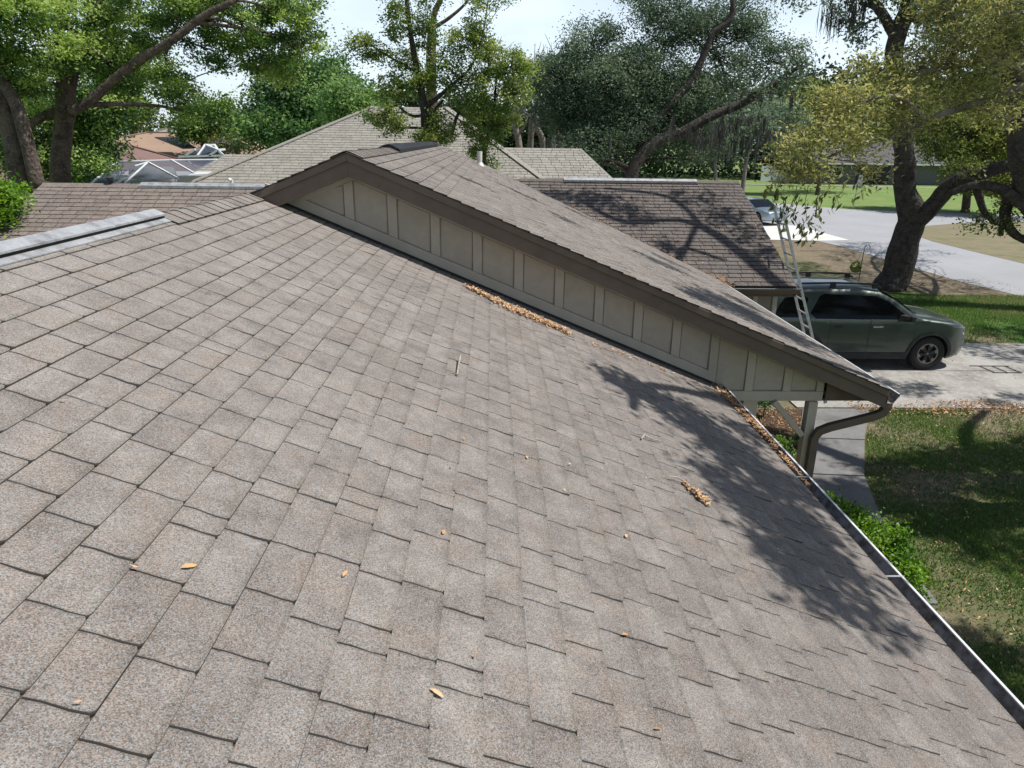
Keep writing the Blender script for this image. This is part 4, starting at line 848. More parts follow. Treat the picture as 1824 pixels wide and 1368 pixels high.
ctree = tree('catkin_oak', 'near oak trailing yellow-green catkin branches across the upper right', [
    [((14.3, 8.6, -.1), .5), ((14.2, 8.6, 2), .42), ((13.6, 8.5, 4.5), .38), ((12.8, 8.3, 6.5), .32), ((12, 8, 8.5), .24), ((11, 7.5, 10), .15)],
    [((13.6, 8.5, 4.6), .2), ((11, 8.5, 5.6), .13)] + limb([(1900, 120, .10), (1824, 150, .065), (1760, 180, .05), (1700, 195, .04), (1650, 215, .033), (1610, 235, .026), (1560, 252, .02), (1500, 268, .014), (1450, 295, .01)], 8.2),
    limb([(1824, 120, .05), (1750, 112, .045), (1690, 118, .035), (1640, 130, .028), (1590, 138, .02), (1530, 100, .012)], 8.5),
    limb([(1650, 213, .02), (1600, 172, .018), (1540, 180, .014), (1480, 210, .01), (1430, 245, .007)], 8.0),
    [((12, 8, 8.5), .16), ((10, 12, 10), .13), ((8.5, 14.5, 10.6), .10), ((6.6, 14.6, 10.0), .07), ((5.6, 15.6, 10.2), .05)], [((8.5, 14.5, 10.6), .07), ((7.6, 13.2, 9.6), .06), ((7.4, 13.7, 9.2), .05), ((8.8, 13.2, 10.2), .05)], [((8.6, 14.4, 10.6), .08), ((8.0, 15.6, 10.8), .06), ((6.3, 16, 10.4), .045)],
    [((12.8, 8.3, 6.5), .22), ((10, 7.6, 8), .17), ((7, 6.6, 8.6), .12), ((4.8, 5.6, 8.6), .07), ((4.2, 4.6, 8.4), .04)],
    [((12.4, 8.2, 7.5), .18), ((13, 6, 9), .13), ((13.5, 4, 9.4), .08)], [((12.4, 8.2, 7.5), .18), ((13.4, 10.5, 9), .13), ((15, 12, 9.4), .08)], [((10, 7.6, 8), .1), ((9.4, 5, 8.6), .07), ((10.5, 3, 8.9), .04)]],
    NB, M['leaf_near'], M['bark_grey'], size=.058, asp=.30, csize=.24, seed=47, droop=.3, young=.2, sides=12, base_tone=.48, flat_=.7, tw=.006, base=(14.3, 8.6, 0), dens=.8)
add_crown(ctree, SH, M['leaf_near'], .12, .5, 8, .3, .35)
# hanging leafy twigs seen in front of the street
hg = np.random.default_rng(9); hm = MB(); hl = []; 
for (u, v, L_) in [(1395, 320, 50), (1420, 330, 70), (1440, 330, 90), (1460, 340, 60), (1385, 330, 30), (1480, 330, 40), (1400, 350, 60), (1425, 350, 60), (1500, 320, 50), (1450, 380, 50), (1530, 310, 40), (1432, 395, 34), (1375, 320, 20)]:
    y = 7.5 + hg.uniform(-.3, .3); q = [at(u + hg.normal(0, 4) * k - k * L_ * .06, v + L_ * k / 3, y) for k in range(4)]; hm.tube(q, [.004, .0035, .003, .002], 4, cap=False)
    for w in q[1:] + [(q[2] + q[3]) / 2, (q[1] + q[2]) / 2]:
        for _ in range(3): hl.append(w + hg.normal(0, .02, 3) - np.array([0, 0, .03]))
rt = empty('hanging_spray', tuple(at(1430, 320, 7.5)), 'drooping twigs with single dark leaves dangling in front of the street', 'branch')
hm.build('twig', M['bark'], rt, smooth=True)
V, F, t = leaves_from(np.array(hl), hg.uniform(0, .45, len(hl)), .085, .38, hg, 1.6); fast_mesh('leaf_spray', V, F, M['leaf_near'], t, rt)

# shrub and plants
tree('shrub', 'bright green bush beyond the gutter beside the walkway', [[((4.58, 7.4, 0), .04), ((4.58, 7.4, .4), .03)]],
     [((4.52, 7.75, .30), (.30, .34, .28), 40, 60), ((4.62, 7.2, .36), (.32, .34, .30), 44, 60), ((4.70, 6.75, .24), (.22, .24, .2), 18, 60), ((4.40, 8.25, .26), (.28, .26, .22), 26, 60), ((4.75, 7.55, .2), (.2, .2, .16), 12, 50)],
     M['leaf_shrub'], M['bark'], size=.04, csize=.17, seed=81, cat='shrub', young=.25, base_tone=.3, asp=.7, nlm=1.5, dens=1.5)
pl = [(4.55, 10.35, .45), (4.75, 9.95, .35), (4.72, 12.2, .75), (5.15, 10.8, .32), (4.35, 11.3, .5), (5.1, 12.35, .45)]
labs = ['green plant in the leaf bed between the gutter and the porch post', 'small sprig nearest the gutter at the bottom of the bed', 'tall dark bush under the porch beam beyond the post', 'low tuft at the walkway edge just right of the downspout', 'leafy plant in the bed directly below the gable beam', 'short plant at the far corner of the bed by the driveway']
for i, (x, y, h) in enumerate(pl):
    tree('garden_plant', labs[i], [[((x, y, 0), .012), ((x, y, h * .8), .008)]], [((x, y, h * .7), (h * .35, h * .35, h * .35), 10, 26)], M['leaf_round'] if i % 2 else M['leaf_shrub'], M['bark'], size=.06, csize=.15, seed=90 + i, cat='plant', group='plants in the bed by the porch', young=.2, asp=.4, tw=.004, nlm=1.6)

# grass and litter on the lawn
def blades(name, label, x0, x1, y0, y1, n, h, seed, keep=None):
    g_ = np.random.default_rng(seed); X = g_.uniform(x0, x1, n); Y = g_.uniform(y0, y1, n); d = fbm(X, Y, 1.6, 1); k = (g_.random(n) < np.clip((d - .25) * 2.6, .08, 1))
    if keep is not None: k &= keep(X, Y)
    X = X[k]; Y = Y[k]; n = len(X); a = g_.uniform(0, PI, n); hh = h * g_.uniform(.5, 1.3, n); w = .003 + h * .07; lean = g_.normal(0, .5, (n, 2)) * hh[:, None]
    e = np.stack([np.cos(a) * w, np.sin(a) * w, 0 * a], 1); p = np.stack([X, Y, 0 * X], 1); tp = p + np.stack([lean[:, 0], lean[:, 1], hh], 1)
    V = np.stack([p - e, p + e, tp], 1).reshape(-1, 3); t = np.clip(d[k] * 1.1 - .05 + g_.normal(0, .16, n), 0, 1)
    return tag(fast_mesh(name, V, np.arange(3 * n).reshape(n, 3), M['grass'], t), label, 'grass', kind='stuff')
def right_of_walk(X, Y):
    xr = np.interp(Y, [q[1] for q in R0], [q[0] for q in R0]); return (X > xr + .02) | (Y < 6.55)
blades('grass', 'patchy green lawn between the walkway and the right edge', 3.2, 13.5, 1.8, 12.7, 380000, .05, 1, right_of_walk)
blades('grass', 'lush green strip of lawn behind the driveway', 11, 19, 17.5, 23.5, 70000, .08, 2)
def ground_litter(label, x0, x1, y0, y1, n, seed, keep=None, z=.02, size=.042):
    g_ = np.random.default_rng(seed); X = g_.uniform(x0, x1, n); Y = g_.uniform(y0, y1, n); k = g_.random(n) < np.clip(1.3 - 1.8 * fbm(X, Y, 1.6, 1), .1, 1)
    if keep is not None: k &= keep(X, Y)
    X = X[k]; Y = Y[k]; n = len(X); C_ = np.stack([X, Y, z + g_.uniform(0, .05, n)], 1); V, F, t = leaves_from(C_, g_.normal(.45, .28, n), size, .4, g_, 0, 4)
    return tag(fast_mesh('leaf_litter', V, F, M['litter'], t), label, 'leaf litter', kind='stuff')
ground_litter('brown leaves sprinkled through the shaded lawn', 4.9, 15.5, 2.5, 12.7, 15000, 5, right_of_walk)
ground_litter('leaves banked along the near edge of the driveway', 7, 16, 12.2, 13.3, 12000, 6, lambda X, Y: rng.random(len(X)) < np.clip(1 - abs(Y - 12.72 - .12 * np.sin(X * 2.1)) * 2.2, 0, 1), z=.03, size=.06)
ground_litter('leaves covering the planting bed by the porch', 2.6, 5.8, 7.4, 12.7, 9000, 7, lambda X, Y: X < np.interp(Y, [q[1] for q in L0], [q[0] for q in L0]), z=.01)
ground_litter('leaves scattered on the dry verge by the road', 13, 19, 17.4, 27, 4500, 8, None, z=.02)
ground_litter('few stray leaves on the driveway concrete', 7, 16, 13, 17.3, 260, 10, None, z=.034)
ground_litter('few stray leaves on the walkway', 4.3, 7, 7, 12.6, 90, 11, None, z=.03)
b = MB(); b.poly([(2.4, 7.3, .006), (4.0, 7.3, .006), (4.2, 8.4, .006), (4.7, 9.9, .006), (5.35, 11.3, .006), (6.0, 12.72, .006), (2.4, 12.72, .006)]); tag(b.build('planting_bed', M['mulch']), kind='structure')

# ------------------------------------------------------------------ neighbour house and far houses
M['screen'] = mat('screen_mesh', (.07, .09, .125), .8)
_m = M['screen'].node_tree; _t = _m.nodes.new('ShaderNodeBsdfTransparent'); _x = _m.nodes.new('ShaderNodeMixShader'); _x.inputs[0].default_value = .62
_m.links.new(_m.nodes['Principled BSDF'].outputs[0], _x.inputs[2]); _m.links.new(_t.outputs[0], _x.inputs[1]); _m.links.new(_x.outputs[0], _m.nodes['Material Output'].inputs[0])
M['white'] = mat('white_paint', (.72, .73, .74), .6, noise=(4, (.62, .63, .64), .45, .7))
M['stucco'] = mat('stucco', (.55, .56, .55), .85, noise=(5, (.48, .49, .48), .4, .7))
nb = empty('neighbour_house', (-4, 26, 0), 'big pale beige hip-roofed house directly beyond the porch ridge', 'house')
NRY, NRZ = 28., 5.89
nf = Plane((0, NRY, NRZ), (1, 0, 0), df)
xL, xRr = -4.39, -1.75
RK = (PLr[0] - xRr) / (NRY - PLr[1]) if False else .62
def nb_left(d):      # the left hip line on this plane
    return xL - (d / KS) * .80
dk = MB(); NLd = 8.6 * KS
dk.prism([nf.p(xL, 0, -.06), nf.p(xRr, 0, -.06), nf.p(xRr + 8.6 * RK, NLd, -.06), nf.p(nb_left(NLd), NLd, -.06)], nf.N * .05)
nroof = dk.build('roof', M['shingle_pale'], nb)
acc = MB()
for t in lay_tabs(nf, 0, int(NLd / .2), lambda k, a, b: (nb_left(a), xRr + RK * a / KS), r, pick=(.33, .34, .3, .2), ex=.2): tab_mesh(acc, nf, *t, r, r.gauss(.5, .3), 1, g=.008, hb=.013)
acc.build('shingle_rows', [M['shingle_pale'], mat('pale_shingle_edge', (.15, .14, .12), .95)], nroof, kind='stuff')
for side, (x, s_) in enumerate(((xL, -1), (xRr, 1))):
    b = MB(); far_e = nf.p(nb_left(NLd), NLd) if s_ < 0 else nf.p(xRr + 8.6 * RK, NLd); back = np.array(far_e) + np.array([0, 17.2, 0])
    pk = nf.p(x, 0); b.prism([pk, far_e, back], (0, 0, -.06)); b.build('roof_end', M['shingle_pale'], nb)
    h_ = MB(); h_.bar(nf.p(x, 0, .02), np.array(far_e) + np.array([0, 0, .02]), .22, .03); h_.build('hip_cap', M['shingle_pale'], nb)
b = MB(); b.box(-11.0, 7.0, 20.5, 35, 0, 2.3); b.build('wall', M['stucco'], nb)
b = MB(); p_ = nf.p(-9.35, 4.9 * KS); 
vt = np.array(nf.p(at(412, 316, 22.2)[0], (28 - 22.2) * KS)); b.tube([vt, vt + np.array([0, 0, .10]), vt + np.array([-.02, -.05, .14]), vt + np.array([-.05, -.10, .12])], .045, 10); b.build('vent_pipe', M['white_metal'], nb)
# lower wing of the neighbour at its left
w2 = Plane((0, 30.0, at(402, 275, 30)[2]), (1, 0, 0), df); xa = at(402, 275, 30)[0]
b = MB(); b.prism([w2.p(xa, 0, -.06), w2.p(xa + 3.0, 0, -.06), w2.p(xa + 3.0, 6.0, -.06), w2.p(xa - 3.3, 6.0, -.06)], w2.N * .05); o = b.build('wing_roof', M['shingle_pale'], nb)
acc = MB()
for t in lay_tabs(w2, 0, 30, lambda k, a, b: (xa - .55 * a, xa + 3.0), r, pick=(.33, .34, .3, .2), ex=.2): tab_mesh(acc, w2, *t, r, r.gauss(.7, .3), 1, g=.008, hb=.013)
acc.build('shingle_rows', [M['shingle_pale'], bpy.data.materials['pale_shingle_edge']], o, kind='stuff')
b = MB(); b.box(xa - 1.5, xa + 3, 26.5, 33, 0, 2.6); b.build('wall', M['stucco'], nb)
# right wing
w3 = Plane((0, 27.0, at(900, 263, 27)[2]), (1, 0, 0), df); xb = at(868, 263, 27)[0]
b = MB(); b.prism([w3.p(xb, 0, -.06), w3.p(xb + 3.4, 0, -.06), w3.p(xb + 5.4, 5.5, -.06), w3.p(xb - .2, 5.5, -.06)], w3.N * .05); o = b.build('wing_roof', M['shingle_pale'], nb); o['label'] = 'lower roof of the neighbour seen right of the slender tree'
acc = MB()
for t in lay_tabs(w3, 0, 26, lambda k, a, b: (xb, xb + 3.4 + a * .36), r, pick=(.33, .34, .3, .2), ex=.2): tab_mesh(acc, w3, *t, r, r.gauss(.6, .3), 1, g=.008, hb=.013)
acc.build('shingle_rows', [M['shingle_pale'], bpy.data.materials['pale_shingle_edge']], o, kind='stuff')
b = MB(); b.bar(w3.p(xb + .25, 0, .03), w3.p(xb + 2.6, 4.2, .03), .2, .03); b.build('hip_cap', M['shingle_pale'], o)
b = MB(); b.box(xb, xb + 3.6, 22, 32, 0, 2.3); b.build('wall', M['stucco'], nb)

def hip_house(label, cx, cy, L_, Wd, ze, zr, ridge, mroof, ang=0, solar=None):
    h = empty('far_house', (cx, cy, 0), label, 'house'); ca, sa = math.cos(ang), math.sin(ang)
    T = lambda x, y, z: (cx + x * ca - y * sa, cy + x * sa + y * ca, z)
    a, b_, rr_ = L_ / 2, Wd / 2, ridge / 2; o = .5
    rf = MB(); e = [T(-a - o, -b_ - o, ze), T(a + o, -b_ - o, ze), T(a + o, b_ + o, ze), T(-a - o, b_ + o, ze)]; R1, R2 = T(-rr_, 0, zr), T(rr_, 0, zr)
    for f in ([e[0], e[1], R2, R1], [e[1], e[2], R2], [e[2], e[3], R1, R2], [e[3], e[0], R1]): rf.prism(f, (0, 0, -.12))
    ro = rf.build('roof', mroof, h)
    cp = MB()
    for p, q in ((e[0], R1), (e[1], R2), (e[2], R2), (e[3], R1), (R1, R2)): cp.bar(np.array(p) + [0, 0, .03], np.array(q) + [0, 0, .03], .28, .05)
    cp.build('hip_cap', mroof, ro)
    w = MB(); w.prism([T(-a, -b_, 0), T(a, -b_, 0), T(a, b_, 0), T(-a, b_, 0)], (0, 0, ze - .05)); wo = w.build('wall', M['stucco'], h)
    for k in (-.55, -.1, .4):
        q = MB(); q.prism([T(a * k, -b_ - .02, 1), T(a * k + 1.2, -b_ - .02, 1), T(a * k + 1.2, -b_ - .02, 2.1), T(a * k, -b_ - .02, 2.1)], (0, .0, .0)) if False else q.box(*sorted((T(a * k, 0, 0)[0], T(a * k + 1.2, 0, 0)[0])), cy - b_ - .06, cy - b_ - .01, 1, 2.1)
        q.build('window', M['black'], h)
    return h, T, (a, b_, rr_, ze, zr)
hA, T, q = hip_house('tan hip-roofed house with a dark solar panel, beyond the pool cage', at(290, 236, 50)[0] - 1.2, 56, 22, 15, 2.6, at(270, 236, 56)[2], 5, mat('tan_roof', (.34, .235, .165), .9, noise=(1.2, (.29, .20, .14), .4, .7), noise2=(20, (.38, .27, .2), .5, .8)))
sp = MB(); c0 = at(276, 249, 51.6); c1 = at(318, 249, 51.6); c2 = at(350, 268, 48.2); c3 = at(326, 269, 48.2)
sp.prism([c0 + [0, 0, .12], c1 + [0, 0, .12], c2 + [0, 0, .12], c3 + [0, 0, .12]], (0, 0, .06)); sp.build('solar_panel', M['black'], hA)
hip_house('dark reddish-brown hip roof low in front of the tan house at left', at(225, 258, 42)[0] - 2.5, 42, 12, 10, 2.4, at(225, 258, 42)[2], 5, mat('red_brown_roof', (.20, .125, .11), .9, noise=(2, (.16, .10, .09), .4, .7), noise2=(22, (.25, .17, .15), .5, .8)))
hip_house('small grey-roofed house peeking over the tan roof', at(311, 228, 80)[0], 80, 14, 12, 2.8, at(311, 229, 80)[2], 1.5, mat('grey_roof', (.30, .27, .25), .9, noise=(2, (.25, .23, .21), .4, .7)))
# dark house across the street
dh = empty('street_house', (44, 92, 0), 'grey-roofed house with a dark garage opening across the far lawn', 'house')
b = MB(); b.box(37.5, 60, 90, 102, 0, 2.5); b.build('wall', mat('grey_wall', (.13, .13, .13), .9), dh)
b = MB(); b.prism([(36.5, 89, 2.45), (62, 89, 2.45), (58, 96, 5.6), (40, 96, 5.6)], (0, 0, .12)); b.prism([(36.5, 103, 2.45), (62, 103, 2.45), (58, 96.1, 5.6), (40, 96.1, 5.6)], (0, 0, .12)); b.prism([(36.5, 89, 2.45), (36.5, 103, 2.45), (40, 96, 5.6)], (0, 0, .12)); b.build('roof', mat('dark_roof', (.12, .115, .115), .9, noise=(1, (.09, .085, .085), .4, .7)), dh)
b = MB(); b.box(36.5, 62, 88.85, 89, 2.3, 2.5); b.build('fascia', M['white'], dh)
b = MB(); b.box(44.6, 48.6, 89.9, 89.98, 0, 2.2); b.build('garage_opening', M['black'], dh)
for x in (39, 41.4):
    b = MB(); b.box(x, x + 1.3, 89.92, 89.98, .9, 2.0); w_ = b.build('window', M['white'], dh); b = MB(); b.box(x + .1, x + 1.2, 89.88, 89.92, 1.0, 1.9); b.build('pane', M['black'], w_)
# white panel fence beyond the lawn
fn = empty('white_fence', (36, 92, 0), 'white panel fence standing in front of the dark wood', 'fence')
xf = 33.6
for i in range(3):
    b = MB(); b.box(xf + i * 1.5, xf + i * 1.5 + 1.4, 92, 92.06, .1, 1.9); b.build('panel', M['white'], fn)
    b = MB(); b.box(xf + i * 1.5 - .1, xf + i * 1.5 - .002, 91.97, 92.09, 0, 2.0); b.build('post', M['white'], fn)
# pool cages
def cage(label, beams, panels, w, extra=None):
    c = empty('pool_cage', (*panels[0][0][:2], 0), label, 'screen enclosure')
    for a, b_ in beams:
        m_ = MB(); m_.bar(a, b_, w, w); m_.build('beam', M['white'], c)
    for p in panels:
        m_ = MB(); m_.poly(p); m_.build('screen', M['screen'], c)
    return c
P0 = dict(a0=at(163, 327, 19.5), a1=at(209, 288, 22), b0=at(222, 327, 19.5), b1=at(264, 289, 22), c0=at(318, 318, 19.5), d1=at(305, 285, 24), d0=at(345, 308, 21), e1=at(386, 284, 26), g1=at(209, 288, 22), l0=at(140, 325, 22), e0=at(352, 304, 23))
cage('large white-framed pool screen enclosure behind the wing ridge', [(P0['a0'], P0['a1']), (P0['b0'], P0['b1']), (P0['a1'], P0['b1']), (P0['b1'], P0['c0']), (P0['d1'], P0['d0']), (P0['a1'], P0['d1']), (P0['d1'], P0['e1']), (P0['b1'], at(240, 296, 21.5)), (at(211, 290, 22), at(211, 327, 22)), (at(205, 327, 20.5), at(255, 300, 22)), (at(335, 288, 25), at(352, 300, 25))],
     [[P0['a0'], P0['b0'], P0['b1'], P0['a1']], [P0['b0'], P0['c0'], P0['b1']], [P0['b1'], P0['c0'], P0['d0'], P0['d1']], [P0['d1'], P0['d0'], P0['e0'], P0['e1']], [P0['a1'], P0['b1'], P0['d1']], [P0['l0'], P0['a0'], P0['a1']]], .045)
b = MB(); b.box(-13.2, -8.4, 24.6, 27.5, 0, at(240, 312, 24.6)[2]); tag(b.build('pool_house', M['stucco']), 'low pale wall and store seen through the large pool screen', 'outbuilding')
tk = at(275, 315, 22.6); b = MB(); b.tube([tk + [-.7, 0, 0], tk + [-.62, 0, .0], tk + [.55, 0, .0], tk + [.62, 0, 0]], [.1, .30, .30, .12], 18); b.box(tk[0] - .7, tk[0] + .7, 22.5, 22.8, 0, tk[2] - .25)
tag(b.build('water_tank', M['white'], smooth=True), 'white rounded tank inside the large pool screen', 'tank')
q = lambda u, v, y=36: at(u, v, y)
cage('small distant pool screen with a white pyramid frame', [(q(330, 277), q(348, 266)), (q(352, 277), q(366, 258, 38)), (q(366, 258, 38), q(388, 267)), (q(388, 267), q(373, 277)), (q(366, 258, 38), q(382, 258, 40)), (q(382, 258, 40), q(388, 267)), (q(388, 267), q(397, 276)), (q(388, 267), q(400, 266, 38)), (q(318, 279), q(400, 277))],
     [[q(330, 277), q(352, 277), q(366, 258, 38), q(348, 266)], [q(352, 277), q(373, 277), q(388, 267), q(366, 258, 38)], [q(373, 277), q(397, 276), q(388, 267)]], .09)
# tangle of bare brush before the dark tree
tree('brush', 'tangle of grey leafless brush left of the neighbour roof', [[((at(420, 262, 46)[0], 46, 0), .1), (at(420, 262, 46), .06)]], [B(400, 258, 46, 26, 12, 50, 12), B(430, 262, 46, 26, 12, 50, 12), B(385, 250, 46, 14, 10, 16, 12)], M['leaf_olive'], M['bark_grey'], size=.14, csize=.5, seed=35, cat='bush', tw=.035, base_tone=.1)

# ------------------------------------------------------------------ ladder
lad = empty('ladder', (6.75, 13.5, 0), 'aluminium extension ladder leaning on the garage roof edge', 'ladder')
M['alu'] = mat('aluminium', (.50, .50, .50), .5, .4, .5, noise=(14, (.36, .36, .36), .45, .7))
ltop, lfoot = np.array([5.36, 0, 3.72]), np.array([6.78, 0, 0.0])
ld = (ltop - lfoot) / np.linalg.norm(ltop - lfoot); LLn = np.linalg.norm(ltop - lfoot)
yn, yf = 13.42, 13.84
for y, ex_ in ((yn, 0), (yf, .0)):
    b = MB(); up = np.array([ld[2], 0, -ld[0]])
    a_, c_ = lfoot + [0, y, 0], lfoot + ld * (LLn + ex_) + [0, y, 0]
    b.bar(a_, c_,   .016, .052, up=(up[0], up[1], up[2])); b.build('rail', M['alu'], lad, bevel=.003)
k = .3
while k < LLn - .1:
    b = MB(); p = lfoot + ld * k; b.tube([p + [0, yn, 0], p + [0, yf, 0]], .017, 8); b.build('rung', M['alu'], lad, smooth=True); k += .305
for y in (yn, yf):
    b = MB(); b.box(6.70, 6.86, y - .03, y + .03, .031, .06); b.build('foot', M['black'], lad)

# ------------------------------------------------------------------ cars
def clampf(x, a, b): return max(a, min(b, x))
def interp(x, xs_, ys_): return float(np.interp(x, xs_, ys_))
def car(name, label, loc, rotz, prof, dims, paint, arches, glass_side, ws, rw, tyre_r=.395, rim=.235, hood=None, grp=None, trim=True, rim_mat=None):
    "front of the car at +x; prof: upper outline (x, z); dims: half width, belt z, floor z, roof half width"
    root = empty(name, loc, label, 'car', grp)
    HW, ZB, ZF, RW = dims; xs_ = [p[0] for p in prof]; zs_ = [p[1] for p in prof]; X0, X1 = xs_[0], xs_[-1]
    def zu(x): return interp(x, xs_, zs_)
    def plan(x):
        a = clampf((X1 - x) / .62, 0, 1); b_ = clampf((x - X0) / .40, 0, 1)
        return (1 - .30 * (1 - a) ** 2.4) * (1 - .17 * (1 - b_) ** 2.6)
    def hw(x, z):
        w = HW * plan(x)
        if z > ZB:
            t = (z - ZB) / max(.01, 1.80 - ZB); w -= (HW - RW) * t ** 1.08
        else:
            t = (ZB - z) / (ZB - ZF); w -= .05 * (1 - math.sin(PI * clampf(.28 + t * .6, 0, 1)))
            if t > .72: w -= .05 * (t - .72) / .28
        return w
    def zl(x):
        z = ZF + .10 * clampf((x - (X1 - .5)) / .5, 0, 1) + .08 * clampf(((X0 + .4) - x) / .4, 0, 1)
        for ax in arches:
            R_ = tyre_r + .06; d = abs(x - ax)
            if d < R_: z = max(z, .39 + math.sqrt(R_ * R_ - d * d))
        return z
    cols = set(np.linspace(X0, X1, 64)); 
    for ax in arches:
        R_ = tyre_r + .06
        for t in np.linspace(0, PI, 19): cols.add(ax + R_ * math.cos(t))
    cols |= set(xs_); cols = sorted(cols); cols = [c for i, c in enumerate(cols) if i == 0 or c - cols[i - 1] > .004]
    bm_ = MB(); rings = []; NSd = 12; NT = 6
    for x in cols:
        top_ = zu(x); edge = .045; zs1 = top_ - edge; lo = min(zl(x), zs1 - .05); sec = []
        for i in range(NSd + 1):
            z = lo + (zs1 - lo) * i / NSd; sec.append((hw(x, z), z))
        w1 = sec[-1][0]
        for i in range(1, NT + 1):
            f = 1 - i / NT; yy = w1 * f; sec.append((yy, zs1 + edge * (1 - f ** 5) + .02 * (1 - f * f)))
        rings.append([bm_.vert((x, -y, z)) for y, z in sec] + [bm_.vert((x, y, z)) for y, z in sec[-2::-1]])
    for a, b_ in zip(rings, rings[1:]):
        for k_i in range(len(a) - 1): bm_.face([a[k_i], b_[k_i], b_[k_i + 1], a[k_i + 1]])
        bm_.face([a[-1], b_[-1], b_[0], a[0]], 1)
    bm_.face(rings[0], 0); bm_.face(rings[-1][::-1], 0)
    parts = []
    def P(mb, nm, m, par=root, smooth=False, **kw):
        o = mb.build(nm, m, par if par is not root else None, smooth=smooth, **kw); o.parent = par; o.location = (0, 0, 0); return o
    body = P(bm_, 'body', [paint, M['black']], smooth=True)
    def side_poly(pts, off, m, nm, par=root, th=.004, label_=None):
        for s_ in (-1, 1):
            mb = MB(); n = len(pts); dense = []
            for i in range(n):
                a, b_ = np.array(pts[i]), np.array(pts[(i + 1) % n])
                for t in np.linspace(0, 1, 5)[:-1]: dense.append(a + (b_ - a) * t)
            c = np.mean(dense, axis=0); rows = []
            for f in (1, .66, .33): rows.append([mb.vert((q[0], s_ * (hw(q[0], q[1]) + off), q[1])) for q in [c + (d - c) * f for d in dense]])
            cc = mb.vert((c[0], s_ * (hw(c[0], c[1]) + off), c[1])); nd = len(dense)
            for r0, r1 in zip(rows, rows[1:]):
                for i in range(nd): mb.face([r0[i], r0[(i + 1) % nd], r1[(i + 1) % nd], r1[i]])
            for i in range(nd): mb.face([rows[-1][i], rows[-1][(i + 1) % nd], cc])
            low_ = [mb.vert(np.array(mb.v[i]) - np.array([0, s_ * (off + .012), 0])) for i in rows[0]]
            for i in range(nd): mb.face([rows[0][i], rows[0][(i + 1) % nd], low_[(i + 1) % nd], low_[i]])
            o = P(mb, nm, m, par, smooth=False)
    for gl in glass_side: side_poly(gl, .004, M['car_glass'], 'window')
    # door cuts
    def top_poly(xa, xb, fw, nm, m, off=.006):
        mb = MB(); g0 = []
        for i in range(5):
            x = xa + (xb - xa) * i / 4; row = []
            for j in range(9):
                f = -1 + 2 * j / 8; z1 = zu(x); w1 = hw(x, z1 - .045) * (fw[0] + (fw[1] - fw[0]) * i / 4); yy = w1 * f
                row.append(mb.vert((x, yy, z1 + off + .02 * (1 - f * f))))
            g0.append(row)
        for a, b_ in zip(g0, g0[1:]):
            for j in range(8): mb.face([a[j], b_[j], b_[j + 1], a[j + 1]])
        return P(mb, nm, m, root, smooth=True)
    top_poly(ws[0], ws[1], (.90, .93), 'windscreen', M['car_glass']); top_poly(rw[0], rw[1], (.86, .86), 'rear_window', M['car_glass'])
    for x, z0, z1 in (hood or []):
        for s_ in (-1, 1):
            mb = MB(); zz = np.linspace(z0, z1, 8)
            for a, b_ in zip(zz, zz[1:]):
                mb.poly([(x - .006, s_ * (hw(x, a) + .003), a), (x + .006, s_ * (hw(x, a) + .003), a), (x + .006, s_ * (hw(x, b_) + .003), b_), (x - .006, s_ * (hw(x, b_) + .003), b_)])
            P(mb, 'door_gap', M['black'])
    # wheels
    for ax in arches:
        for s_ in (-1, 1):
            yo = s_ * (HW - .035); wroot = MB(); n = 32; pr = [(rim, 0), (rim + .02, .012), (tyre_r - .04, .015), (tyre_r - .012, 0), (tyre_r, -.03), (tyre_r, -.20), (tyre_r - .03, -.235), (rim, -.235)]
            rg = [[wroot.vert((ax + q[0] * math.cos(2 * PI * k_i / n), yo + s_ * q[1], .395 + q[0] * math.sin(2 * PI * k_i / n))) for k_i in range(n)] for q in pr]
            for a, b_ in zip(rg, rg[1:]):
                for k_i in range(n): wroot.face([a[k_i], a[(k_i + 1) % n], b_[(k_i + 1) % n], b_[k_i]])
            wh = P(wroot, 'wheel', M['tyre'], smooth=True)
            dsk = MB(); dsk.tube([(ax, yo - s_ * .06, .395), (ax, yo - s_ * .05, .395)], rim - .004, 32); P(dsk, 'hub_disc', M['black'], wh)
            rm = MB(); ringo = [[rm.vert((ax + q[0] * math.cos(2 * PI * k_i / n), yo + s_ * q[1], .395 + q[0] * math.sin(2 * PI * k_i / n))) for k_i in range(n)] for q in ((rim + .002, .006), (rim - .022, .006), (rim - .03, -.03))]
            for a, b_ in zip(ringo, ringo[1:]):
                for k_i in range(n): rm.face([a[k_i], a[(k_i + 1) % n], b_[(k_i + 1) % n], b_[k_i]])
            for k_i in range(6):
                an = 2 * PI * k_i / 6 + .26; d = np.array([math.cos(an), 0, math.sin(an)]); e = np.array([-math.sin(an), 0, math.cos(an)]); c = np.array([ax, yo, .395])
                rm.prism([c + d * .05 - e * .028, c + d * .05 + e * .028, c + d * (rim - .015) + e * .055, c + d * (rim - .015) - e * .055], (0, -s_ * .03, 0), 1)
                rm.prism([c + d * (rim - .07) - e * .030, c + d * (rim - .07) + e * .030, c + d * (rim - .02) + e * .045, c + d * (rim - .02) - e * .045], (0, s_ * .004, 0), 0)
            rm.tube([(ax, yo - s_ * .04, .395), (ax, yo + s_ * .004, .395)], .05, 14, 1); rm.tube([(ax, yo + s_ * .003, .395), (ax, yo + s_ * .008, .395)], .025, 12, 0)
            P(rm, 'rim', [rim_mat or M['rim'], M['black']], wh)
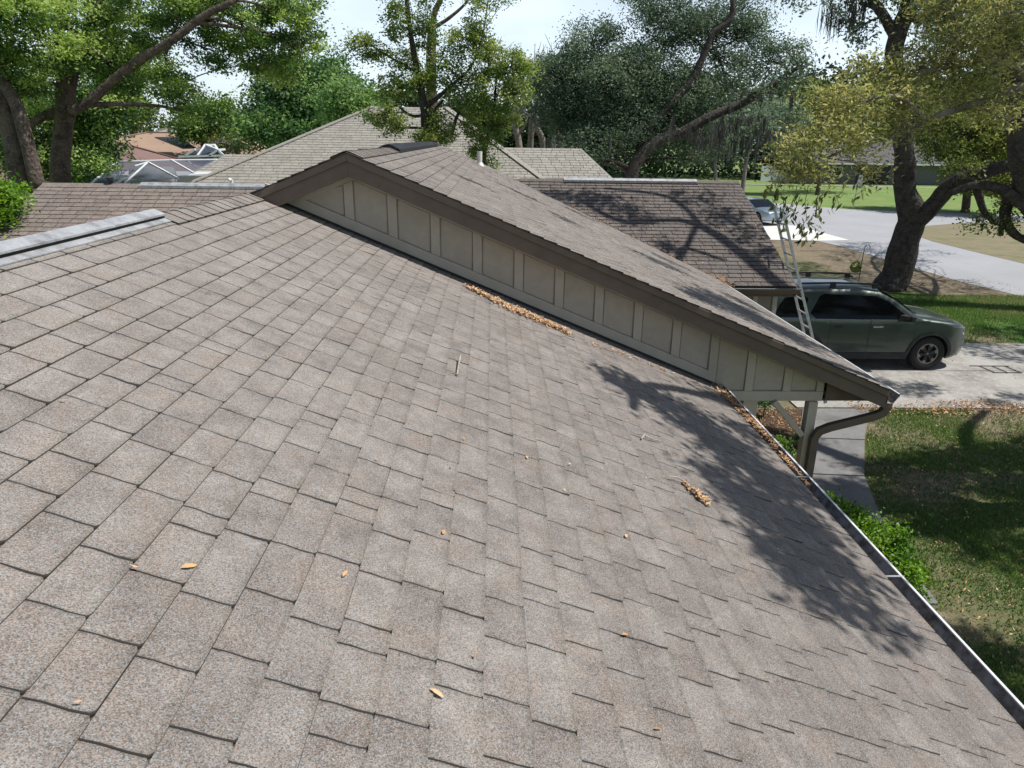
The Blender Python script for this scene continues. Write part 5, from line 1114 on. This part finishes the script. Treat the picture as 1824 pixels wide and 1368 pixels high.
            if trim:      # wheel-arch cladding
                cl = MB(); R_ = tyre_r + .045; pts = []
                for t in np.linspace(-.12, PI + .12, 22):
                    row = []
                    for rr_ in (R_, R_ + .075):
                        x = ax + rr_ * math.cos(t); z = .39 + rr_ * math.sin(t); row.append(cl.vert((x, s_ * (hw(clampf(x, X0, X1), z) + .014), z)))
                    x = ax + R_ * math.cos(t); z = .39 + R_ * math.sin(t); row.insert(0, cl.vert((x, s_ * (HW - .25), z))); pts.append(row)
                for a, b_ in zip(pts, pts[1:]):
                    for j in range(2): cl.face([a[j], a[j + 1], b_[j + 1], b_[j]])
                P(cl, 'arch_cladding', M['black'])
    P_ = P
    return root, P, hw, zu
M['car_glass'] = mat('tinted_glass', (.004, .005, .006), .05, 0, .28)
M['rim'] = mat('bronzed_rim', (.22, .20, .18), .35, .7, .5)
M['tyre'] = mat('tyre_rubber', (.02, .02, .02), .85)
M['sage'] = mat('sage_green_paint', (.045, .064, .054), .3, .35, .5, coat=.5, noise=(2.5, (.040, .056, .047), .4, .7))
M['silver'] = mat('silver_blue_paint', (.28, .34, .40), .3, .5, .5, coat=.8)
M['lamp_glass'] = mat('lamp_glass', (.55, .57, .6), .15, .3, .6); M['red'] = mat('red_lens', (.35, .02, .02), .25)
M['chrome'] = mat('satin_chrome', (.65, .66, .68), .2, .9, .5)
FRONT = 10.72
prof = [(-4.86, 1.0), (-4.80, 1.18), (-4.62, 1.52), (-4.45, 1.74), (-4.2, 1.80), (-3.4, 1.84), (-2.6, 1.83), (-2.15, 1.77), (-1.8, 1.60), (-1.35, 1.27), (-1.2, 1.20), (-.8, 1.155), (-.35, 1.09), (-.13, 1.02), (-.04, .92), (0, .75)]
root, P, hw, zu = car('parked_car', 'dark sage green SUV with roof rails and tinted windows parked on the driveway', (FRONT, 16.08, .03), 0, prof, (1.0, 1.14, .27, .74), M['sage'], (-3.84, -.95),
    [[(-3.62, 1.19), (-1.5, 1.17), (-1.62, 1.28), (-1.98, 1.55), (-2.25, 1.66), (-3.42, 1.70), (-3.52, 1.66), (-3.74, 1.30)],
     [(-4.56, 1.22), (-3.98, 1.21), (-3.86, 1.33), (-3.78, 1.60), (-3.86, 1.66), (-4.30, 1.62), (-4.44, 1.45)]],
    (-1.33, -2.1), (-4.70, -4.46), hood=[(-3.28, .5, 1.16), (-2.38, .42, 1.16), (-1.36, .55, 1.12)])
for s_ in (-1, 1):
    b = MB(); b.tube([(-4.15, s_ * .66, 1.83), (-4.05, s_ * .66, 1.90), (-3.2, s_ * .665, 1.925), (-2.3, s_ * .65, 1.90), (-2.12, s_ * .645, 1.82)], .022, 8); P(b, 'roof_rail', M['black'], smooth=True)
    for x in (-4.1, -3.2, -2.25): 
        b = MB(); b.box(x - .06, x + .06, s_ * .66 - .02, s_ * .66 + .02, 1.80, 1.91); P(b, 'rail_foot', M['black'])
    b = MB(); b.tube([(-1.62, s_ * .93, 1.17), (-1.60, s_ * 1.02, 1.19)], .03, 6); b.prism([(-1.70, s_ * 1.01, 1.14), (-1.52, s_ * 1.01, 1.14), (-1.50, s_ * 1.20, 1.17), (-1.50, s_ * 1.20, 1.29), (-1.54, s_ * 1.01, 1.30), (-1.68, s_ * 1.01, 1.30)], (-.10, 0, 0)); P(b, 'mirror', M['black'], bevel=.02)
    for x in (-3.22, -2.32):
        b = MB(); b.box(x, x + .22, s_ * (hw(x, 1.0) + .012) - .012, s_ * (hw(x, 1.0) + .012) + .012, 1.00, 1.035); P(b, 'door_handle', M['chrome'] if x > -3 else M['black'], bevel=.006)
    b = MB(); xs2 = np.linspace(-3.74, -1.46, 14)
    for a, c in zip(xs2, xs2[1:]):
        za = 1.165; b.prism([(a, s_ * (hw(a, za) + .006), za), (c, s_ * (hw(c, za) + .006), za), (c, s_ * (hw(c, za) + .006), za + .016), (a, s_ * (hw(a, za) + .006), za + .016)], (0, s_ * .004, 0))
    P(b, 'belt_trim', M['chrome'])
    b = MB(); b.box(-3.40, -1.42, s_ * .955 - .02, s_ * .955 + .02, .27, .42); P(b, 'sill', M['black'], bevel=.01)
    b = MB(); b.prism([(-.24, s_ * .80, .98), (-.10, s_ * .66, .96), (-.05, s_ * .60, .84), (-.07, s_ * .70, .80), (-.22, s_ * .86, .82)], (.045, s_ * .03, 0)); P(b, 'headlight', M['lamp_glass'], bevel=.01)
    b = MB(); b.prism([(-4.80, s_ * .78, 1.18), (-4.66, s_ * .88, 1.18), (-4.68, s_ * .90, 1.00), (-4.83, s_ * .80, 1.00)], (-.01, s_ * .02, 0)); P(b, 'tail_light', M['red'], bevel=.008)
    b = MB(); b.prism([(-4.66, s_ * .915, 1.05), (-4.48, s_ * .965, 1.05), (-4.48, s_ * .965, 1.17), (-4.66, s_ * .90, 1.17)], (0, s_ * .02, 0)); P(b, 'tail_light', M['red'], bevel=.008)
b = MB(); b.prism([(-.10, -.72, .28), (.035, -.5, .28), (.05, 0, .28), (.035, .5, .28), (-.10, .72, .28), (-.5, .86, .28), (-.5, -.86, .28)], (0, 0, .26)); P(b, 'bumper', M['black'], bevel=.03)
b = MB(); b.prism([(-.05, -.66, .52), (.045, -.45, .52), (.06, 0, .52), (.045, .45, .52), (-.05, .66, .52), (-.3, .6, .52), (-.3, -.6, .52)], (0, 0, .035)); P(b, 'skid_trim', M['lamp_glass'], bevel=.008)
b = MB(); b.box(-.06, .03, -.55, .55, .66, .90); P(b, 'grille', M['black'], bevel=.02)
b = MB(); b.bar((-1.28, -.62, 1.245), (-1.28, .62, 1.245), .20, .02); P(b, 'wiper_cowl', M['black'])
# silver car by the apron
prof2 = [(-4.5, .7), (-4.46, .95), (-4.3, 1.04), (-3.9, 1.08), (-3.3, 1.38), (-2.6, 1.45), (-2.0, 1.42), (-1.2, 1.0), (-.5, .9), (-.08, .78), (0, .55)]
c2 = ground(1362, 398)
root2, P2, _, _ = car('parked_car', 'silver-blue sedan half hidden behind the garage roof rake', (15.6, 44.0, .03), 0, prof2, (.9, .95, .22, .62), M['silver'], (-3.6, -.85),
    [[(-3.55, 1.0), (-1.35, .98), (-2.0, 1.33), (-2.6, 1.37), (-3.2, 1.30)]], (-1.15, -1.95), (-3.85, -3.35), tyre_r=.33, rim=.2, trim=False)
root2.rotation_euler.z = math.radians(-70)
root2.location = (17.25, 43.6, .03)

# ------------------------------------------------------------------ street things
hk = empty('shepherd_hook', (13.3, 25.2, 0), 'thin black shepherd hook standing in the dry grass by the oak', 'garden hook')
b = MB(); hx, hy = 13.25, 25.3
b.tube([(hx, hy, 0), (hx, hy, 1.25), (hx + .03, hy, 1.4), (hx + .12, hy, 1.45), (hx + .2, hy, 1.38), (hx + .2, hy, 1.28)], .013, 6); b.build('hook_pole', M['black'], hk, smooth=True)
gb = empty('hanging_plant', (hx - .28, hy, .55), 'round green plant basket hanging beside the shepherd hook', 'plant basket')
b = MB(); cb = np.array([hx - .22, hy - .05, .62]); 
b.tube([cb + [0, 0, -.16], cb + [0, 0, -.12], cb + [0, 0, 0]], [.05, .14, .2], 12); b.build('basket', mat('basket', (.2, .2, .05), .9), gb, smooth=True)
g_ = np.random.default_rng(4); v = g_.normal(0, 1, (260, 3)); v /= np.linalg.norm(v, axis=1)[:, None]; V, F, t = leaves_from(cb + v * .17 + [0, 0, .05], g_.uniform(.1, .9, 260), .09, .5, g_); fast_mesh('plant_leaves', V, F, M['leaf_shrub'], t, gb)
b = MB(); b.tube([cb + [0, 0, .1], (hx - .05, hy, 1.3), (hx, hy, 1.4)], .006, 4); b.build('wire', M['black'], gb)
sg = empty('street_sign', (28.9, 58.0, 0), 'narrow pale street sign on a thin post on the far lawn', 'sign')
b = MB(); b.tube([(28.9, 58, 0), (29.0, 58, 2.4)], .035, 8); b.build('post', M['alu'], sg)
b = MB(); b.prism([(28.8, 57.94, 1.55), (29.25, 57.94, 1.55), (29.3, 57.94, 2.1), (29.2, 57.94, 2.45), (28.95, 57.94, 2.4)], (0, .02, 0)); b.build('sign_plate', M['white'], sg, bevel=.01)
# black bars laid on the driveway in place of a rack-shaped cast shadow
rk = empty('shadow_bars', (11.5, 15.2, .03), 'flat black bars standing in for a rack-shaped shadow on the driveway near the right edge', 'shadow bars')
pA = [(11.12, 15.44), (11.95, 15.44), (12.0, 14.94), (11.30, 14.94)]
z = .045
for a, c in (((11.02, 15.43), (11.95, 15.43)), ((11.25, 14.94), (11.92, 14.94))):
    b = MB(); b.bar((*a, z), (*c, z), .015, .012); b.build('side_bar', M['black'], rk)
for x in (11.25, 11.55, 11.85):
    b = MB(); b.bar((x, 15.43, z), (x + .03, 14.94, z), .014, .012); b.build('cross_bar', M['black'], rk)
